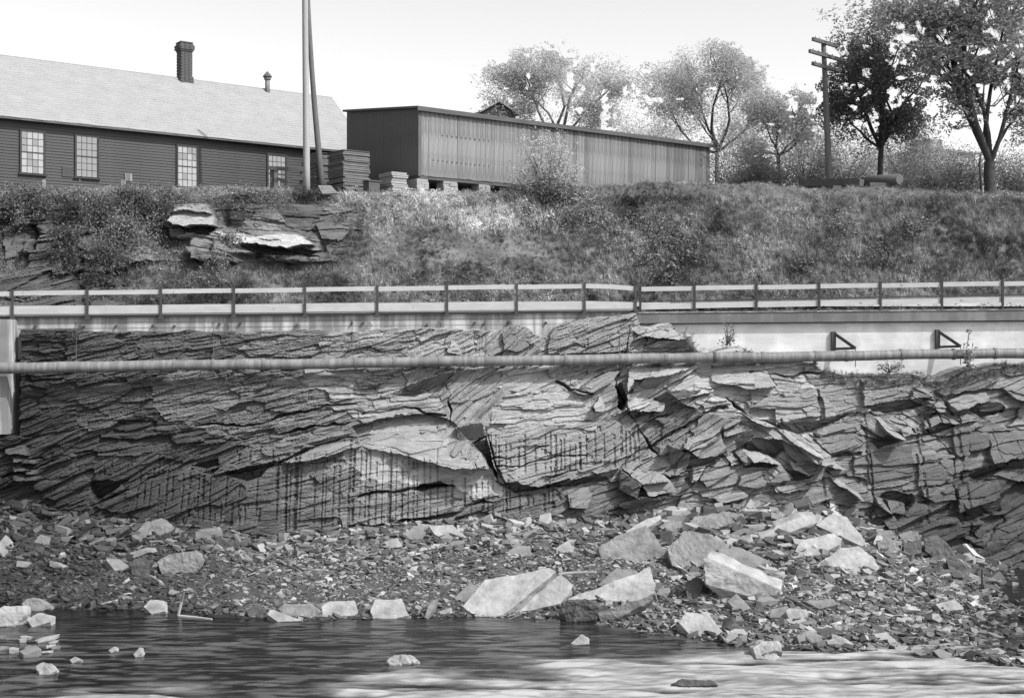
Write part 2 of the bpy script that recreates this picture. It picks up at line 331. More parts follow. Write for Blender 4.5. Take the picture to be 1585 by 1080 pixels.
# hand-measured blocks and ledges of the face: (kind, proud, tone or 0, outline); tones paint upturned faces light, undersides and left faces shaded
FAC = [
 ('n',.38,.42,[(1154,622),(1199,611),(1261,600),(1267,643),(1239,647),(1199,656),(1199,633),(1159,631)]),
 ('d',-.55,0,[(1196,659),(1264,650),(1300,640),(1330,632),(1290,655),(1255,670),(1239,672),(1208,664)]),
 ('n',.30,.36,[(1267,602),(1300,592),(1345,588),(1345,636),(1310,640),(1275,650)]),
 ('n',.42,.33,[(1330,587),(1414,586),(1441,613),(1410,615),(1370,621),(1330,626)]),
 ('d',-.45,0,[(1332,628),(1369,622),(1425,613),(1450,620),(1410,633),(1368,640)]),
 ('n',.45,.26,[(1449,607),(1472,589),(1497,581),(1536,570),(1544,589),(1510,602),(1484,607),(1452,613)]),
 ('b',.45,.44,[(1463,620),(1486,610),(1523,605),(1528,618),(1499,628),(1470,637)]),
 ('b',.35,.42,[(1550,597),(1600,590),(1600,621),(1568,618)]),
 ('l',.35,.2,[(1414,637),(1431,618),(1443,636),(1427,644)]), ('r',.35,.34,[(1431,618),(1452,621),(1465,639),(1446,636)]),
 ('n',.38,.3,[(1427,653),(1449,639),(1455,653),(1427,663)]), ('B',.42,.4,[(1452,639),(1481,655),(1455,653)]),
 ('b',.25,.36,[(1483,642),(1497,640),(1517,648),(1484,655)]),
 ('d',-.15,.13,[(1499,631),(1526,621),(1552,624),(1555,637),(1523,648)]),
 ('d',-.3,0,[(1427,664),(1455,655),(1483,656),(1470,662),(1440,674),(1425,674)]),
 ('B',.6,.50,[(1344,636),(1362,644),(1393,681),(1369,671),(1357,650)]),
 ('d',-.05,.08,[(1350,684),(1369,671),(1394,683),(1359,695)]),
 ('b',.35,.36,[(1390,665),(1409,656),(1409,671),(1394,679)]),
 ('n',.32,.2,[(1472,663),(1529,673),(1523,692),(1475,708)]), ('b',.34,.28,[(1531,668),(1600,664),(1600,700),(1530,716)]),
 ('b',.35,.27,[(1530,732),(1550,728),(1600,737),(1600,748),(1555,740)]),
 ('d',-.3,0,[(1500,735),(1540,718),(1600,706),(1600,722),(1548,726),(1510,742)]),
 ('n',.5,.2,[(1475,757),(1500,746),(1540,742),(1542,768),(1510,780),(1480,792)]),
 ('d',-.2,0,[(1478,797),(1547,770),(1547,790),(1488,810)]),
 ('n',.4,.24,[(1423,757),(1467,748),(1473,773),(1440,775),(1427,767)]),
 ('b',.55,.32,[(1353,770),(1363,772),(1372,792),(1355,780)]), ('n',.45,.25,[(1370,773),(1395,778),(1398,792),(1373,793)]),
 ('d',-.45,0,[(1360,768),(1410,763),(1417,775),(1402,790),(1397,777),(1366,772)]),
 ('n',.45,.22,[(1363,805),(1380,797),(1390,812),(1370,818)]),
 ('n',.2,.18,[(1340,696),(1408,690),(1412,735),(1345,748)]), ('n',.28,.23,[(1417,700),(1470,712),(1472,745),(1420,752)]),
 ('b',.25,.5,[(1100,566),(1183,563),(1199,597),(1162,602),(1100,590)]),
 ('B',.5,.5,[(1131,619),(1165,647),(1199,659),(1180,660),(1159,649),(1139,628)]),
 ('n',.5,.33,[(1115,659),(1143,643),(1146,651),(1117,665)]), ('b',.5,.42,[(1117,667),(1146,659),(1145,667),(1118,676)]),
 ('b',.7,.48,[(1160,662),(1208,665),(1248,677),(1264,691),(1281,708),(1276,720),(1254,714),(1234,691),(1208,679),(1165,677)]),
 ('d',-.25,.16,[(1165,679),(1208,680),(1216,696),(1199,710),(1177,701),(1146,693),(1157,684)]),
 ('l',.4,.2,[(1135,680),(1160,662),(1165,674),(1139,691)]),
 ('B',.6,.5,[(1148,693),(1180,702),(1205,718),(1162,713)]), ('n',.45,.26,[(1135,699),(1148,693),(1162,713),(1151,719)]),
 ('r',.4,.3,[(1118,702),(1131,699),(1146,719),(1128,719)]),
 ('d',-.15,.13,[(1162,714),(1205,720),(1190,724),(1150,722)]),
 ('n',.3,.26,[(1258,679),(1335,668),(1335,690),(1282,702),(1261,684)]), ('n',.18,.3,[(1255,668),(1316,648),(1332,637),(1333,665),(1261,674)]),
 ('d',-.35,0,[(1285,708),(1307,698),(1335,697),(1332,703),(1309,706)]),
 ('B',.5,.5,[(1282,711),(1306,725),(1285,723)]), ('B',.5,.48,[(1278,728),(1285,731),(1332,771),(1324,769),(1289,745)]),
 ('b',.5,.42,[(1221,709),(1231,715),(1248,737),(1227,728)]), ('d',-.2,.12,[(1210,722),(1226,729),(1250,738),(1262,736),(1240,745),(1222,742)]),
 ('n',.40,.3,[(1145,736),(1208,720),(1227,740),(1193,749),(1168,754),(1140,751)]),
 ('b',.32,.36,[(1197,753),(1245,746),(1253,756),(1221,762),(1200,760)]),
 ('b',.5,.36,[(1146,777),(1174,774),(1184,801),(1160,803)]),
 ('b',.5,.38,[(1053,690),(1063,677),(1113,665),(1117,673),(1090,688),(1067,697)]),
 ('n',.6,.32,[(1068,700),(1113,673),(1120,690),(1107,703),(1080,708)]),
 ('d',.35,.17,[(1032,688),(1053,697),(1077,707),(1043,730),(1033,707)]),
 ('d',-.35,0,[(1068,705),(1082,711),(1125,697),(1118,708),(1080,722),(1060,728)]),
 ('n',.3,.3,[(1028,733),(1043,725),(1065,732),(1040,740)]),
 ('n',.42,.30,[(1080,740),(1120,703),(1130,730),(1090,753)]), ('b',.6,.45,[(1067,745),(1073,722),(1090,720),(1085,733)]),
 ('b',.9,.36,[(963,725),(1023,731),(1033,742),(990,746)]), ('l',.9,.2,[(960,727),(990,746),(985,766),(955,757)]),
 ('b',1.0,.38,[(990,746),(1033,740),(1042,757),(1000,764)]), ('d',.9,.12,[(985,766),(1036,765),(1022,773),(997,776),(975,797),(957,780)]),
 ('b',.6,.46,[(976,529),(1004,509),(1040,507),(1060,527),(1022,524),(996,520)]), ('d',.55,.2,[(982,547),(1013,529),(1060,526),(1066,542),(1004,549)]),
 ('d',.4,.24,[(969,611),(996,584),(1036,580),(1013,598)]), ('b',.42,.5,[(973,569),(1069,569),(1040,580),(980,587),(969,607)]),
 ('b',.55,.55,[(1031,607),(1075,573),(1102,604),(1049,618)]), ('d',.35,.24,[(1013,613),(1035,604),(1080,602),(1049,622),(1024,624)]),
 ('b',.35,.52,[(969,624),(987,613),(1031,624),(1022,637),(969,637)]), ('b',.5,.46,[(1051,613),(1100,611),(1075,633),(1053,624)]),
 ('d',.35,.17,[(554,589),(575,582),(609,583),(584,601),(556,597)]),
 ('d',.35,.17,[(602,611),(639,592),(681,578),(716,569),(690,589),(667,603),(639,615)]),
 ('b',.10,.40,[(545,660),(600,645),(660,640),(700,650),(735,690),(760,722),(700,722),(620,703),(560,690)]),
 ('d',.5,.2,[(705,662),(730,654),(749,652),(753,673),(712,682)]),
 ('n',.55,.33,[(753,675),(780,658),(903,653),(955,650),(990,685),(957,723),(903,737),(833,752),(778,743),(765,720)]),
 ('n',.15,.4,[(803,688),(833,688),(865,707),(857,730),(823,743),(800,740)]),
 ('d',-.35,.14,[(726,686),(753,678),(765,720),(772,745),(750,705)]),
 ('d',-.4,0,[(765,745),(833,754),(903,740),(957,726),(945,742),(880,752),(800,762)]),
 ('b',.3,.27,[(880,757),(907,753),(917,770),(907,783),(880,783)]),
 ('n',.45,.25,[(339,728),(376,696),(415,692),(436,682),(486,691),(440,713),(383,721),(330,735)]),
 ('d',-.65,0,[(345,731),(383,722),(432,713),(405,736),(380,745)]), ('d',-.6,0,[(293,721),(337,708),(339,721),(316,727)]),
 ('b',.4,.3,[(11,694),(35,690),(51,702),(18,702)]), ('b',.45,.28,[(20,708),(62,712),(60,717),(25,715)]), ('b',.5,.3,[(22,722),(60,727),(58,732),(25,729)]), ('b',.5,.26,[(25,735),(62,738),(60,743),(28,741)]),
 ('n',.35,.2,[(67,724),(113,702),(117,706),(85,718)]), ('d',-.4,.08,[(138,744),(201,742),(150,778),(138,765)]),
 ('n',.3,.17,[(150,783),(237,739),(300,728),(335,738),(438,720),(430,830),(240,805)]),
 ('b',.4,.36,[(440,715),(486,695),(540,682),(560,690),(480,712)]),
 ('d',-.35,.1,[(640,760),(700,752),(680,745),(650,748)]), ('d',-.3,.12,[(600,805),(660,800),(720,788),(700,800),(620,812)]),
 ('n',.3,.30,[(850,520),(870,500),(930,490),(980,488),(975,545),(848,548)]),
 ('n',.45,.33,[(885,606),(940,575),(960,572),(948,590),(910,610)]), ('b',.5,.5,[(918,628),(926,613),(936,628),(930,636),(920,635)]),
 ('d',-.5,.08,[(953,600),(964,588),(971,620),(962,636),(956,630)]),
 ('b',.35,.46,[(690,545),(700,525),(716,550)]), ('n',.3,.24,[(776,515),(795,506),(815,515),(828,530),(800,545),(780,540)]),
]
DRILL = []
_r = random.Random(5)
for x0, x1, st, ya, yb, seg in ((432,548,9.5,690,828,.8),(548,680,8.5,692,825,.82),(690,768,8.5,735,806,.75),(760,905,7.6,665,742,.85),(896,990,7.2,652,728,.8),(364,470,7.8,690,722,.7),
                                (215,430,8.5,722,800,.6),(770,880,6.6,750,795,.6),(440,500,6.5,700,716,.5),(870,915,6.5,515,545,.5),(930,960,5,580,600,.4),(150,290,7,700,740,.35),(320,420,8,775,822,.5)):
    x = x0
    while x < x1:
        if _r.random() < seg: DRILL.append((x + _r.uniform(-1.5, 1.5), ya + _r.uniform(0, 22), yb - _r.uniform(0, 26), _r.uniform(.7, 1.15)))
        x += st * _r.uniform(.75, 1.3)
DRILL += [(1335,640,800,1.3),(1412,662,810,1.2),(1472,662,830,1.2),(1528,662,730,.7),(1560,680,712,.6),(1264,738,795,1.5),(1206,760,798,1.2),(960,560,700,.9),(752,660,690,1),
          (430,716,760,1.3),(316,735,770,1.3),(458,700,835,1.5),(606,690,828,1.5),(543,680,815,1.2),(446,770,835,1.2)]
CRACK = [[(690,600),(700,650),(712,682),(728,688),(752,676),(765,715),(780,745),(790,790)],[(960,560),(958,600),(975,640),(1000,680),(1018,710)],[(972,500),(968,540),(955,590)],
         [(150,783),(237,739),(300,728)],[(0,738),(60,722),(120,700),(180,690)],[(500,838),(560,815),(640,805),(740,785),(880,745)],[(560,770),(640,758),(700,752)],[(1131,619),(1160,650),(1199,662)],
         [(430,715),(486,692),(560,672),(620,668)],[(300,660),(420,648),(520,625),(600,620)],[(560,640),(620,632),(690,645)],[(250,700),(340,680),(430,668),(540,655)],[(1262,602),(1268,650)],[(1430,640),(1470,706),(1476,830)],
         [(1000,700),(1050,665),(1100,640),(1125,632)],[(980,665),(1040,640),(1080,620)],[(1030,745),(1100,720),(1150,722)],[(1415,585),(1452,616),(1470,640)],[(860,590),(885,606),(920,612)],[(1190,575),(1196,600)],[(1160,578),(1230,583),(1275,576)],
         [(770,723),(830,716),(905,705)],[(760,712),(800,705),(850,690)],[(833,745),(900,728),(930,715)]]
def seg_dist(px, py, line):
    d = np.full(px.shape, 1e9)
    for (x0, y0), (x1, y1) in zip(line[:-1], line[1:]):
        l2 = (x1 - x0) ** 2 + (y1 - y0) ** 2
        t = np.clip(((px - x0) * (x1 - x0) + (py - y0) * (y1 - y0)) / l2, 0, 1)
        d = np.minimum(d, np.hypot(px - x0 - t * (x1 - x0), py - y0 - t * (y1 - y0)))
    return d
ROCKTOP = [(-300,513),(30,513),(400,515),(440,512),(560,514),(600,508),(640,510),(770,512),(782,508),(800,503),(815,510),(830,522),(848,524),(858,508),(880,498),(930,492),(985,487),(992,505),(1040,503),(1062,525),(1075,548),(1130,540),(1150,538),(1175,548),(1260,562),(1270,575),(1320,582),(1420,580),(1450,592),(1490,572),(1540,566),(1620,565),(1900,565)]

cx_ = np.arange(-22.5, 23.5, .030); cz_ = np.arange(-.6, 11.2, .0245)
X, Zc = np.meshgrid(cx_, cz_)
D0 = cliff_plane(X, Zc)
px = CX + F * X / D0; py = CY - (Zc - EYE) / D0 * F
H, T = relief(X, Zc, px, py, REG)
H *= .8
jx = px + fbm(X * 3, Zc * 3, 61, 3) * 2.2; jy = py + fbm(X * 3, Zc * 3, 62, 3) * 1.6
mask_any = np.zeros(px.shape)
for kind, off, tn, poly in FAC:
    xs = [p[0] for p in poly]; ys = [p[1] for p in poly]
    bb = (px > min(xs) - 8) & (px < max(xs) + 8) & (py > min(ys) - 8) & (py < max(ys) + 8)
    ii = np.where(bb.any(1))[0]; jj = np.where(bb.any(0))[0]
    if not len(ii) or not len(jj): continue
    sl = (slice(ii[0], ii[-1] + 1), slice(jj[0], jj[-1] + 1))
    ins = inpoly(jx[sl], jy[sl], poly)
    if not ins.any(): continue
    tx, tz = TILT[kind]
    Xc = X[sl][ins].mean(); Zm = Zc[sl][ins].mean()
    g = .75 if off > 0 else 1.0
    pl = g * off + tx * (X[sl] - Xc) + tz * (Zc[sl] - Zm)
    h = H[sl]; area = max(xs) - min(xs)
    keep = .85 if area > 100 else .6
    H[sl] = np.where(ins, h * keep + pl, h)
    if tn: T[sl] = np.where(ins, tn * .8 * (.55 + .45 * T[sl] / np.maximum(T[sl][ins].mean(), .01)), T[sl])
crn = fbm(X * .9, Zc * 1.4, 95, 3); cjx = jx + 5 * fbm(X * .8, Zc * .8, 96, 4); cjy = jy + 5 * fbm(X * .8, Zc * .8, 97, 4)
for cr in CRACK:
    d = seg_dist(cjx, cjy, cr)
    wv = np.clip(.55 + .8 * crn, .05, 1.3)
    H -= .34 * wv * (1 - ss(.2, .6 + 2.2 * wv, d)); T *= 1 - .25 * wv * (1 - ss(.3, 2.2, d))
n1 = fbm(X * 2.2, Zc * 3.5, 91, 3); n2 = vn(X * 9, Zc * 16, 92)
for dpx, y0, y1, w in DRILL:
    D_ = 49.0; Xg = xx(dpx, dtop(dpx) - 1.6)
    hw = .050 * min(w, 1.15)
    j0 = np.searchsorted(cx_, Xg - hw * 1.4); j1 = np.searchsorted(cx_, Xg + hw * 1.4) + 1
    sl = (slice(None), slice(j0, j1))
    m = (py[sl] > y0) & (py[sl] < y1)
    gone = np.clip(ss(.3, .95, n1[sl] + .35 * n2[sl]) + .45 * ss(.1, .6, n2[sl] + .5 * vn(X[sl] * 3, Zc[sl] * 34, 93)), 0, 1)
    prof = np.sqrt(np.clip(1 - ((X[sl] - Xg) / hw) ** 2, 0, 1))
    H[sl] -= np.where(m, .065 * w * prof * (1 - gone), 0)
    T[sl] *= 1 - np.where(m, .34 * prof * (1 - gone), 0)
# top edge of the rock against the walls
rt = L(ROCKTOP, px) + fbm(X * 1.5, X * 0, 71, 4) * 2.5
up = ss(0, 6, rt - py)
H = np.clip(H, -1.3, 1.3)
# keep clear of the pipe
H = np.where(np.abs(py - (568 - 21 * px / 1585)) < 16, np.minimum(H, .30), H)
H -= up * 2.2
H -= 1.2 * ss(31, 27, px) * ss(676, 668, py)
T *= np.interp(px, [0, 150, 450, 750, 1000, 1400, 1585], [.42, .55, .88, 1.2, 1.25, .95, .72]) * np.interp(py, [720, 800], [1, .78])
Yc = D0 - H
nx, nz = len(cx_), len(cz_)
idx = np.arange(nx * nz).reshape(nz, nx)
quads = np.stack([idx[:-1, :-1], idx[:-1, 1:], idx[1:, 1:], idx[1:, :-1]], -1).reshape(-1, 4)
keepq = ~((py[:-1, :-1] < rt[:-1, :-1] - 8).ravel())
# buried part below the shore is dropped
gzb = shore_z(X, np.minimum(D0, 54.), False)
keepq &= ~((Zc[:-1, :-1] < gzb[:-1, :-1] - 1.2).ravel())
quads = quads[keepq]
used = np.zeros(nx * nz, bool); used[quads.ravel()] = True
rem = np.cumsum(used) - 1
me = mesh_np('cliff', np.stack([X, Yc, Zc], -1).reshape(-1, 3)[used], rem[quads], False)
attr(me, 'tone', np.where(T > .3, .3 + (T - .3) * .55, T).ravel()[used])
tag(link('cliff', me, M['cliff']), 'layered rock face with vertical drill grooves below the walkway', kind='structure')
def cliff_y(Xq, Zq):
    i = int(np.clip(np.searchsorted(cz_, Zq), 0, nz - 1)); j = int(np.clip(np.searchsorted(cx_, Xq), 0, nx - 1)); return float(Yc[i, j])

# ------------------------------------------------------------------ bank above the walkway
def deck_y(px_):  # picture height of the deck line along the walkway
    return np.where(np.asarray(px_) < 985, 490 - 9 * np.asarray(px_) / 985., 481 - 5 * (np.asarray(px_) - 985) / 600.)
CREST = [(-600, 290), (0, 292), (250, 294), (420, 293), (560, 300), (640, 303), (760, 302), (800, 292), (900, 287), (1000, 284), (1150, 287), (1240, 291), (1300, 292), (1420, 293), (1585, 299), (2000, 300)]
DCR = 56.5
def bank_z(X, Y, rough=True):
    X = np.asarray(X, float); Y = np.asarray(Y, float)
    Dt = DTOP(X); pxt = CX + F * X / Dt
    z0 = EYE + (CY - deck_y(pxt)) / F * Dt - .25
    Ys = Dt + 1.7
    pxc = CX + F * X / DCR
    zc = EYE + (CY - L(CREST, pxc)) / F * DCR
    t = (Y - Ys) / (DCR - Ys)
    tt = np.clip(t, 0, 1)
    s = tt * (1.18 - .18 * tt)
    z = z0 + (zc - z0) * s
    z = np.where(t > 1, zc + (t - 1) * .02 - .25 * ss(1, 1.5, t), z)
    if rough:
        z = z + (.22 * fbm(X * .45, Y * .8, 15, 4) + .05 * fbm(X * 2, Y * 2.5, 16, 3)) * ss(0, .12, t) * (1 - .6 * ss(.85, 1.1, t))
    return z
gx = np.concatenate([np.arange(-34, 34, .16)]); gy = np.concatenate([np.arange(45.3, 58, .14), np.arange(58, 90, 1.0), np.arange(90, 700, 40)])
X2, Y2 = np.meshgrid(gx, gy)
X2 = X2 * np.where(Y2 > 60, 1 + (Y2 - 60) / 25., 1)
Z2 = bank_z(X2, Y2)
Z2 = np.where(Y2 > 75, 14.6, Z2)
nx2, ny2 = len(gx), len(gy)
idx = np.arange(nx2 * ny2).reshape(ny2, nx2)
q = np.stack([idx[:-1, :-1], idx[:-1, 1:], idx[1:, 1:], idx[1:, :-1]], -1).reshape(-1, 4)
behind = (Y2 > DTOP(X2) + .35)[:-1, :-1].ravel()
me = mesh_np('bank', np.stack([X2, Y2, Z2], -1), q[behind], True)
pxb = CX + F * X2 / Y2; pyb = CY - (Z2 - EYE) / Y2 * F
tb = .13 + .05 * fbm(X2 * .8, Z2 * 1.5, 19, 4)
attr(me, 'tone', np.clip(tb, .03, .4))
tag(link('grassy_bank', me, M['soil']), 'steep overgrown bank between the walkway and the sheds', kind='structure')
def bank_hit(px_, py_):
    D = DTOPpx = dtop(px_) + .4
    while D < 70:
        X_ = xx(px_, D)
        if float(bank_z(X_, D)) >= zz(py_, D): return Vector((X_, D, float(bank_z(X_, D))))
        D += .04
    return Vector((xx(px_, 57.5), 57.5, float(bank_z(xx(px_, 57.5), 57.5))))

# rock outcrop standing out of the left of the bank
OREG = [(30,330,4,.8,1.0,.13),(30,400,12,.9,1.0,.15),(120,380,-8,.8,1,.15),(130,430,18,.8,1,.14),(250,395,-5,.7,.9,.26),(230,340,5,.8,1,.12),(300,340,3,.8,.7,.25),(330,380,-12,.8,.8,.30),
        (420,372,-8,1.0,.6,.3),(420,400,-5,.6,.8,.17),(300,425,-6,.5,.7,.13),(510,355,0,1.1,.6,.2),(520,420,8,.6,.6,.14),(560,390,12,.7,.6,.15),(450,335,0,.7,.5,.15)]
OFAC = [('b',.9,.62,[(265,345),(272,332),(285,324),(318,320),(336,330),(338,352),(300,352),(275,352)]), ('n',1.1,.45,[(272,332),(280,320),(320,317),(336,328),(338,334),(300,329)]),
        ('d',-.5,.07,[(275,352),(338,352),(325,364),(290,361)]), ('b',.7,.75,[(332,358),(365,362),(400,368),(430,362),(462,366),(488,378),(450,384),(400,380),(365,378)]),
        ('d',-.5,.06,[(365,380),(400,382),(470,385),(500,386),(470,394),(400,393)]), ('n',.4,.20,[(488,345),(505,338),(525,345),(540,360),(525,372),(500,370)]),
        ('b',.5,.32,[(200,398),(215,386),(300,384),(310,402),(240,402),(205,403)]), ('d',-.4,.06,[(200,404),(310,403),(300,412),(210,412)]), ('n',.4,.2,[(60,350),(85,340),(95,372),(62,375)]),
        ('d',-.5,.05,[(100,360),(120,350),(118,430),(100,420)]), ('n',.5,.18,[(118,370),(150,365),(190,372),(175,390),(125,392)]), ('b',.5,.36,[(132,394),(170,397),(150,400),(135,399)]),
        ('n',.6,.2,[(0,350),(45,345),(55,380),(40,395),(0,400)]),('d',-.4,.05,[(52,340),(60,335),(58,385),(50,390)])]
ox = np.arange(-23, -4.6, .035); oz = np.arange(8.9, 15.6, .030)
X3, Z3 = np.meshgrid(ox, oz)
Dt3 = DTOP(X3)
zf = (Z3 - 9.3) / 5.6
D3 = Dt3 + 1.15 + zf * (55.3 - Dt3 - 1.15)
px3 = CX + F * X3 / D3; py3 = CY - (Z3 - EYE) / D3 * F
H3, T3 = relief(X3, Z3, px3, py3, OREG)
jx = px3 + fbm(X3 * 3, Z3 * 3, 61, 3) * 2.5; jy = py3 + fbm(X3 * 3, Z3 * 3, 62, 3) * 2
for kind, off, tn, poly in OFAC:
    ins = inpoly(jx, jy, poly)
    if not ins.any(): continue
    tx, tz = TILT[kind]; Xc = X3[ins].mean(); Zm = Z3[ins].mean()
    H3 = np.where(ins, H3 * .45 + .8 * off + tx * (X3 - Xc) + tz * (Z3 - Zm), H3)
    T3 = np.where(ins, tn * (.6 + .4 * T3 / np.maximum(T3[ins].mean(), .01)), T3)  # facet tones carry painted light: ledge tops pale, undercuts in near-black shade
edge = np.interp(px3, [-200, 330, 470, 560, 600], [0, 0, .25, .9, 2.5]) + ss(445, 432, py3) * 0
free = 1 - np.clip(ss(255, 265, px3) * ss(350, 340, px3) * ss(374, 366, py3) + ss(322, 334, px3) * ss(500, 488, px3) * ss(346, 356, py3) * ss(398, 390, py3), 0, 1)
edge = edge + 2.4 * np.where((px3 > 262) & (px3 < 340), ss(319, 312, py3), ss(322, 296, py3)) + free * 1.1 * np.maximum(0, fbm(X3 * .6, Z3 * .9, 88, 3)) * (px3 > 120) + 1.5 * ss(402, 418, py3) * (px3 > 195) + free * .9 * ss(.1, .7, fbm(X3 * .5, Z3 * .8, 89, 3)) * (px3 < 300)
Y3 = D3 - H3 * .75 - .12 + edge
n3 = (len(oz), len(ox)); idx = np.arange(n3[0] * n3[1]).reshape(n3)
q = np.stack([idx[:-1, :-1], idx[:-1, 1:], idx[1:, 1:], idx[1:, :-1]], -1).reshape(-1, 4)
q = q[(edge[:-1, :-1] < 1.7).ravel()]
Y3 = np.maximum(Y3, Dt3 + .75 + .3 * vn(X3 * 2, Z3 * 3, 5))
me = mesh_np('rock_outcrop', np.stack([X3, Y3, Z3], -1), q, False)
attr(me, 'tone', np.clip(T3 * .68, .02, .55))
tag(link('rock_outcrop', me, M['cliff']), 'dark and pale ledges of bedrock in the bank below the clapboard building', kind='structure')

# ------------------------------------------------------------------ river
gx = np.concatenate([np.arange(-200, -24, 8), np.arange(-24, 24, .10), np.arange(24, 201, 8)]); gy = np.concatenate([np.arange(-60, 27, 3), np.arange(27, 47, .07)])
X4, Y4 = np.meshgrid(gx, gy)
p4 = CX + F * X4 / np.maximum(Y4, 5)
foam = ss(-.1, 1.1, (np.interp(X4, [-16, -6, -1.5, 2, 6, 12], [30.2, 31.0, 32.3, 34.2, 35.2, 36.4]) + 1.3 * fbm(X4 * .35, Y4 * .6, 301, 4) - Y4) * .55)
st = fbm(X4 * .55 + .3 * Y4, Y4 * 3.2 + .8 * fbm(X4 * .3, Y4 * .7, 11, 2), 303, 5)
st2 = fbm(X4 * 1.6, Y4 * 8, 305, 3)
fm = np.clip(foam * (1.0 + .25 * st) * (.75 + np.interp(X4, [-14, -4, 3, 8], [0, .05, .2, .35])) + foam * .75 * st + .10 * st2 * foam, 0, 1)
fm = fm * np.clip(.78 + .30 * fbm(X4 * .7 + .8 * Y4, Y4 * 4.5, 331, 4), .2, 1.1)
fm = fm * np.clip(1 + .45 * fbm(X4 * 2.6 + .5 * Y4, Y4 * 11, 351, 4), .2, 1.5)
rip = fbm(X4 * 1.4 + .4 * Y4, Y4 * 7, 341, 4)
fm = np.maximum(fm, .22 * ss(.0, .7, rip) * ss(39.0, 34.5, Y4 + .8 * st))
fm = np.maximum(fm, .26 * ss(.5, .95, st + .35 * st2) * ss(38.5, 35.5, Y4))
Z4 = .010 * rip * ss(27, 29, Y4) + .012 * fbm(X4 * .8, Y4 * 2.2, 311, 4) + (.05 * st + .06 * fbm(X4 * .5, Y4 * 1.2, 312, 3)) * foam
nx4, ny4 = len(gx), len(gy); idx = np.arange(nx4 * ny4).reshape(ny4, nx4)
q = np.stack([idx[:-1, :-1], idx[:-1, 1:], idx[1:, 1:], idx[1:, :-1]], -1).reshape(-1, 4)
me = mesh_np('water', np.stack([X4, Y4, Z4], -1), q, True); attr(me, 'foam', fm)
m = bpy.data.materials.new('river_water'); m.use_nodes = True; nt = m.node_tree; P = nt.nodes['Principled BSDF']
P.inputs['IOR'].default_value = 1.33
a = nt.nodes.new('ShaderNodeAttribute'); a.attribute_name = 'foam'
r1 = nt.nodes.new('ShaderNodeMapRange'); r1.inputs['To Min'].default_value = .010; r1.inputs['To Max'].default_value = .30
r2 = nt.nodes.new('ShaderNodeMapRange'); r2.inputs['To Min'].default_value = .10; r2.inputs['To Max'].default_value = .85
cc = nt.nodes.new('ShaderNodeCombineColor')
nt.links.new(a.outputs['Fac'], r1.inputs[0]); nt.links.new(a.outputs['Fac'], r2.inputs[0])
for i in range(3): nt.links.new(r1.outputs[0], cc.inputs[i])
nt.links.new(cc.outputs[0], P.inputs['Base Color']); nt.links.new(r2.outputs[0], P.inputs['Roughness'])
tc = nt.nodes.new('ShaderNodeTexCoord'); mp = nt.nodes.new('ShaderNodeMapping'); mp.inputs['Scale'].default_value = (1.1, 3.2, 1)
no = nt.nodes.new('ShaderNodeTexNoise'); no.inputs['Scale'].default_value = 1.6; no.inputs['Detail'].default_value = 4
b = nt.nodes.new('ShaderNodeBump'); b.inputs['Distance'].default_value = .03; b.inputs['Strength'].default_value = .6
nt.links.new(tc.outputs['Object'], mp.inputs[0]); nt.links.new(mp.outputs[0], no.inputs['Vector']); nt.links.new(no.outputs['Fac'], b.inputs['Height']); nt.links.new(b.outputs[0], P.inputs['Normal'])
tag(link('river_water', me, m), 'dark pool running out into pale rushing water', kind='structure')

# ------------------------------------------------------------------ walls, walkway, railing
def wall_pt(px_, py_, off):           # a point on a vertical plane 'off' metres in front of the wall line
    D = dtop(px_) - off; return at(px_, py_, D)
def wall_strip(name, pxs, top, bot, off_f, off_b, m, parent=None, label=None, cat=None, kind=None, group=None):
    """a long upright slab following the wall line; top/bot are picture heights taken at the front face"""
    mb = MB(); n = len(pxs)
    for p in pxs:
        D = dtop(p) - off_f; zt = zz(top(p), D); zb = zz(bot(p), D); Xf = xx(p, D)
        a = Vector((Xf, D, 0)); bvec = Vector((Xf, dtop(p) - off_b, 0))
        mb.v += [Vector((a.x, a.y, zb)), Vector((a.x, a.y, zt)), Vector((bvec.x, bvec.y, zb)), Vector((bvec.x, bvec.y, zt))]
    for i in range(n - 1):
        k = 4 * i; j = k + 4
        mb.f += [[k, j, j + 1, k + 1], [k + 2, k + 3, j + 3, j + 2], [k + 1, j + 1, j + 3, k + 3], [k, k + 2, j + 2, j]]
    mb.f += [[0, 1, 3, 2], [4 * n - 4, 4 * n - 2, 4 * n - 1, 4 * n - 3]]
    o = mb.build(name, m, parent)
    return tag(o, label, cat, group, kind)
dk = lambda p: float(deck_y(p))
PA = list(np.linspace(-150, 985, 16)); PB = list(np.linspace(985, 1800, 12))
wa = empty('concrete_wall', wall_pt(500, 515, 0), 0, 'stained concrete wall carrying the walkway above the drilled rock, left of the step', 'wall')
def rel(o, parent):
    o.parent = parent; o.matrix_parent_inverse = Matrix.Identity(4)
    o.location = -Vector(parent.location); return o
rel(wall_strip('wall_face', PA, lambda p: dk(p) + 2.4, lambda p: 556, 0, -1.5, M['concrete']), wa)
for i, y in enumerate((10, 19)):
    rel(wall_strip('board_seam', [p for p in PA], lambda p, y=y: dk(p) + y, lambda p, y=y: dk(p) + y + .5, .012, -.02, M['coping']), wa)
_r = random.Random(3)
mb = MB()
for p in (55, 130, 180, 236, 270, 340, 372, 459, 545, 562, 661, 735, 749, 787, 845):
    y = dk(p) + _r.uniform(14, 19); D = dtop(p)
    mb.tube([at(p, y, D - .10), at(p, y, D + .01)], .05, 8)
mb_o = mb.build('tie_hole', M['steel']); rel(mb_o, wa); mb_o['kind'] = 'stuff'
wb = empty('concrete_wall', wall_pt(1300, 520, 0), 0, 'pale rendered concrete wall under a grey overhanging coping, right of the step', 'wall')
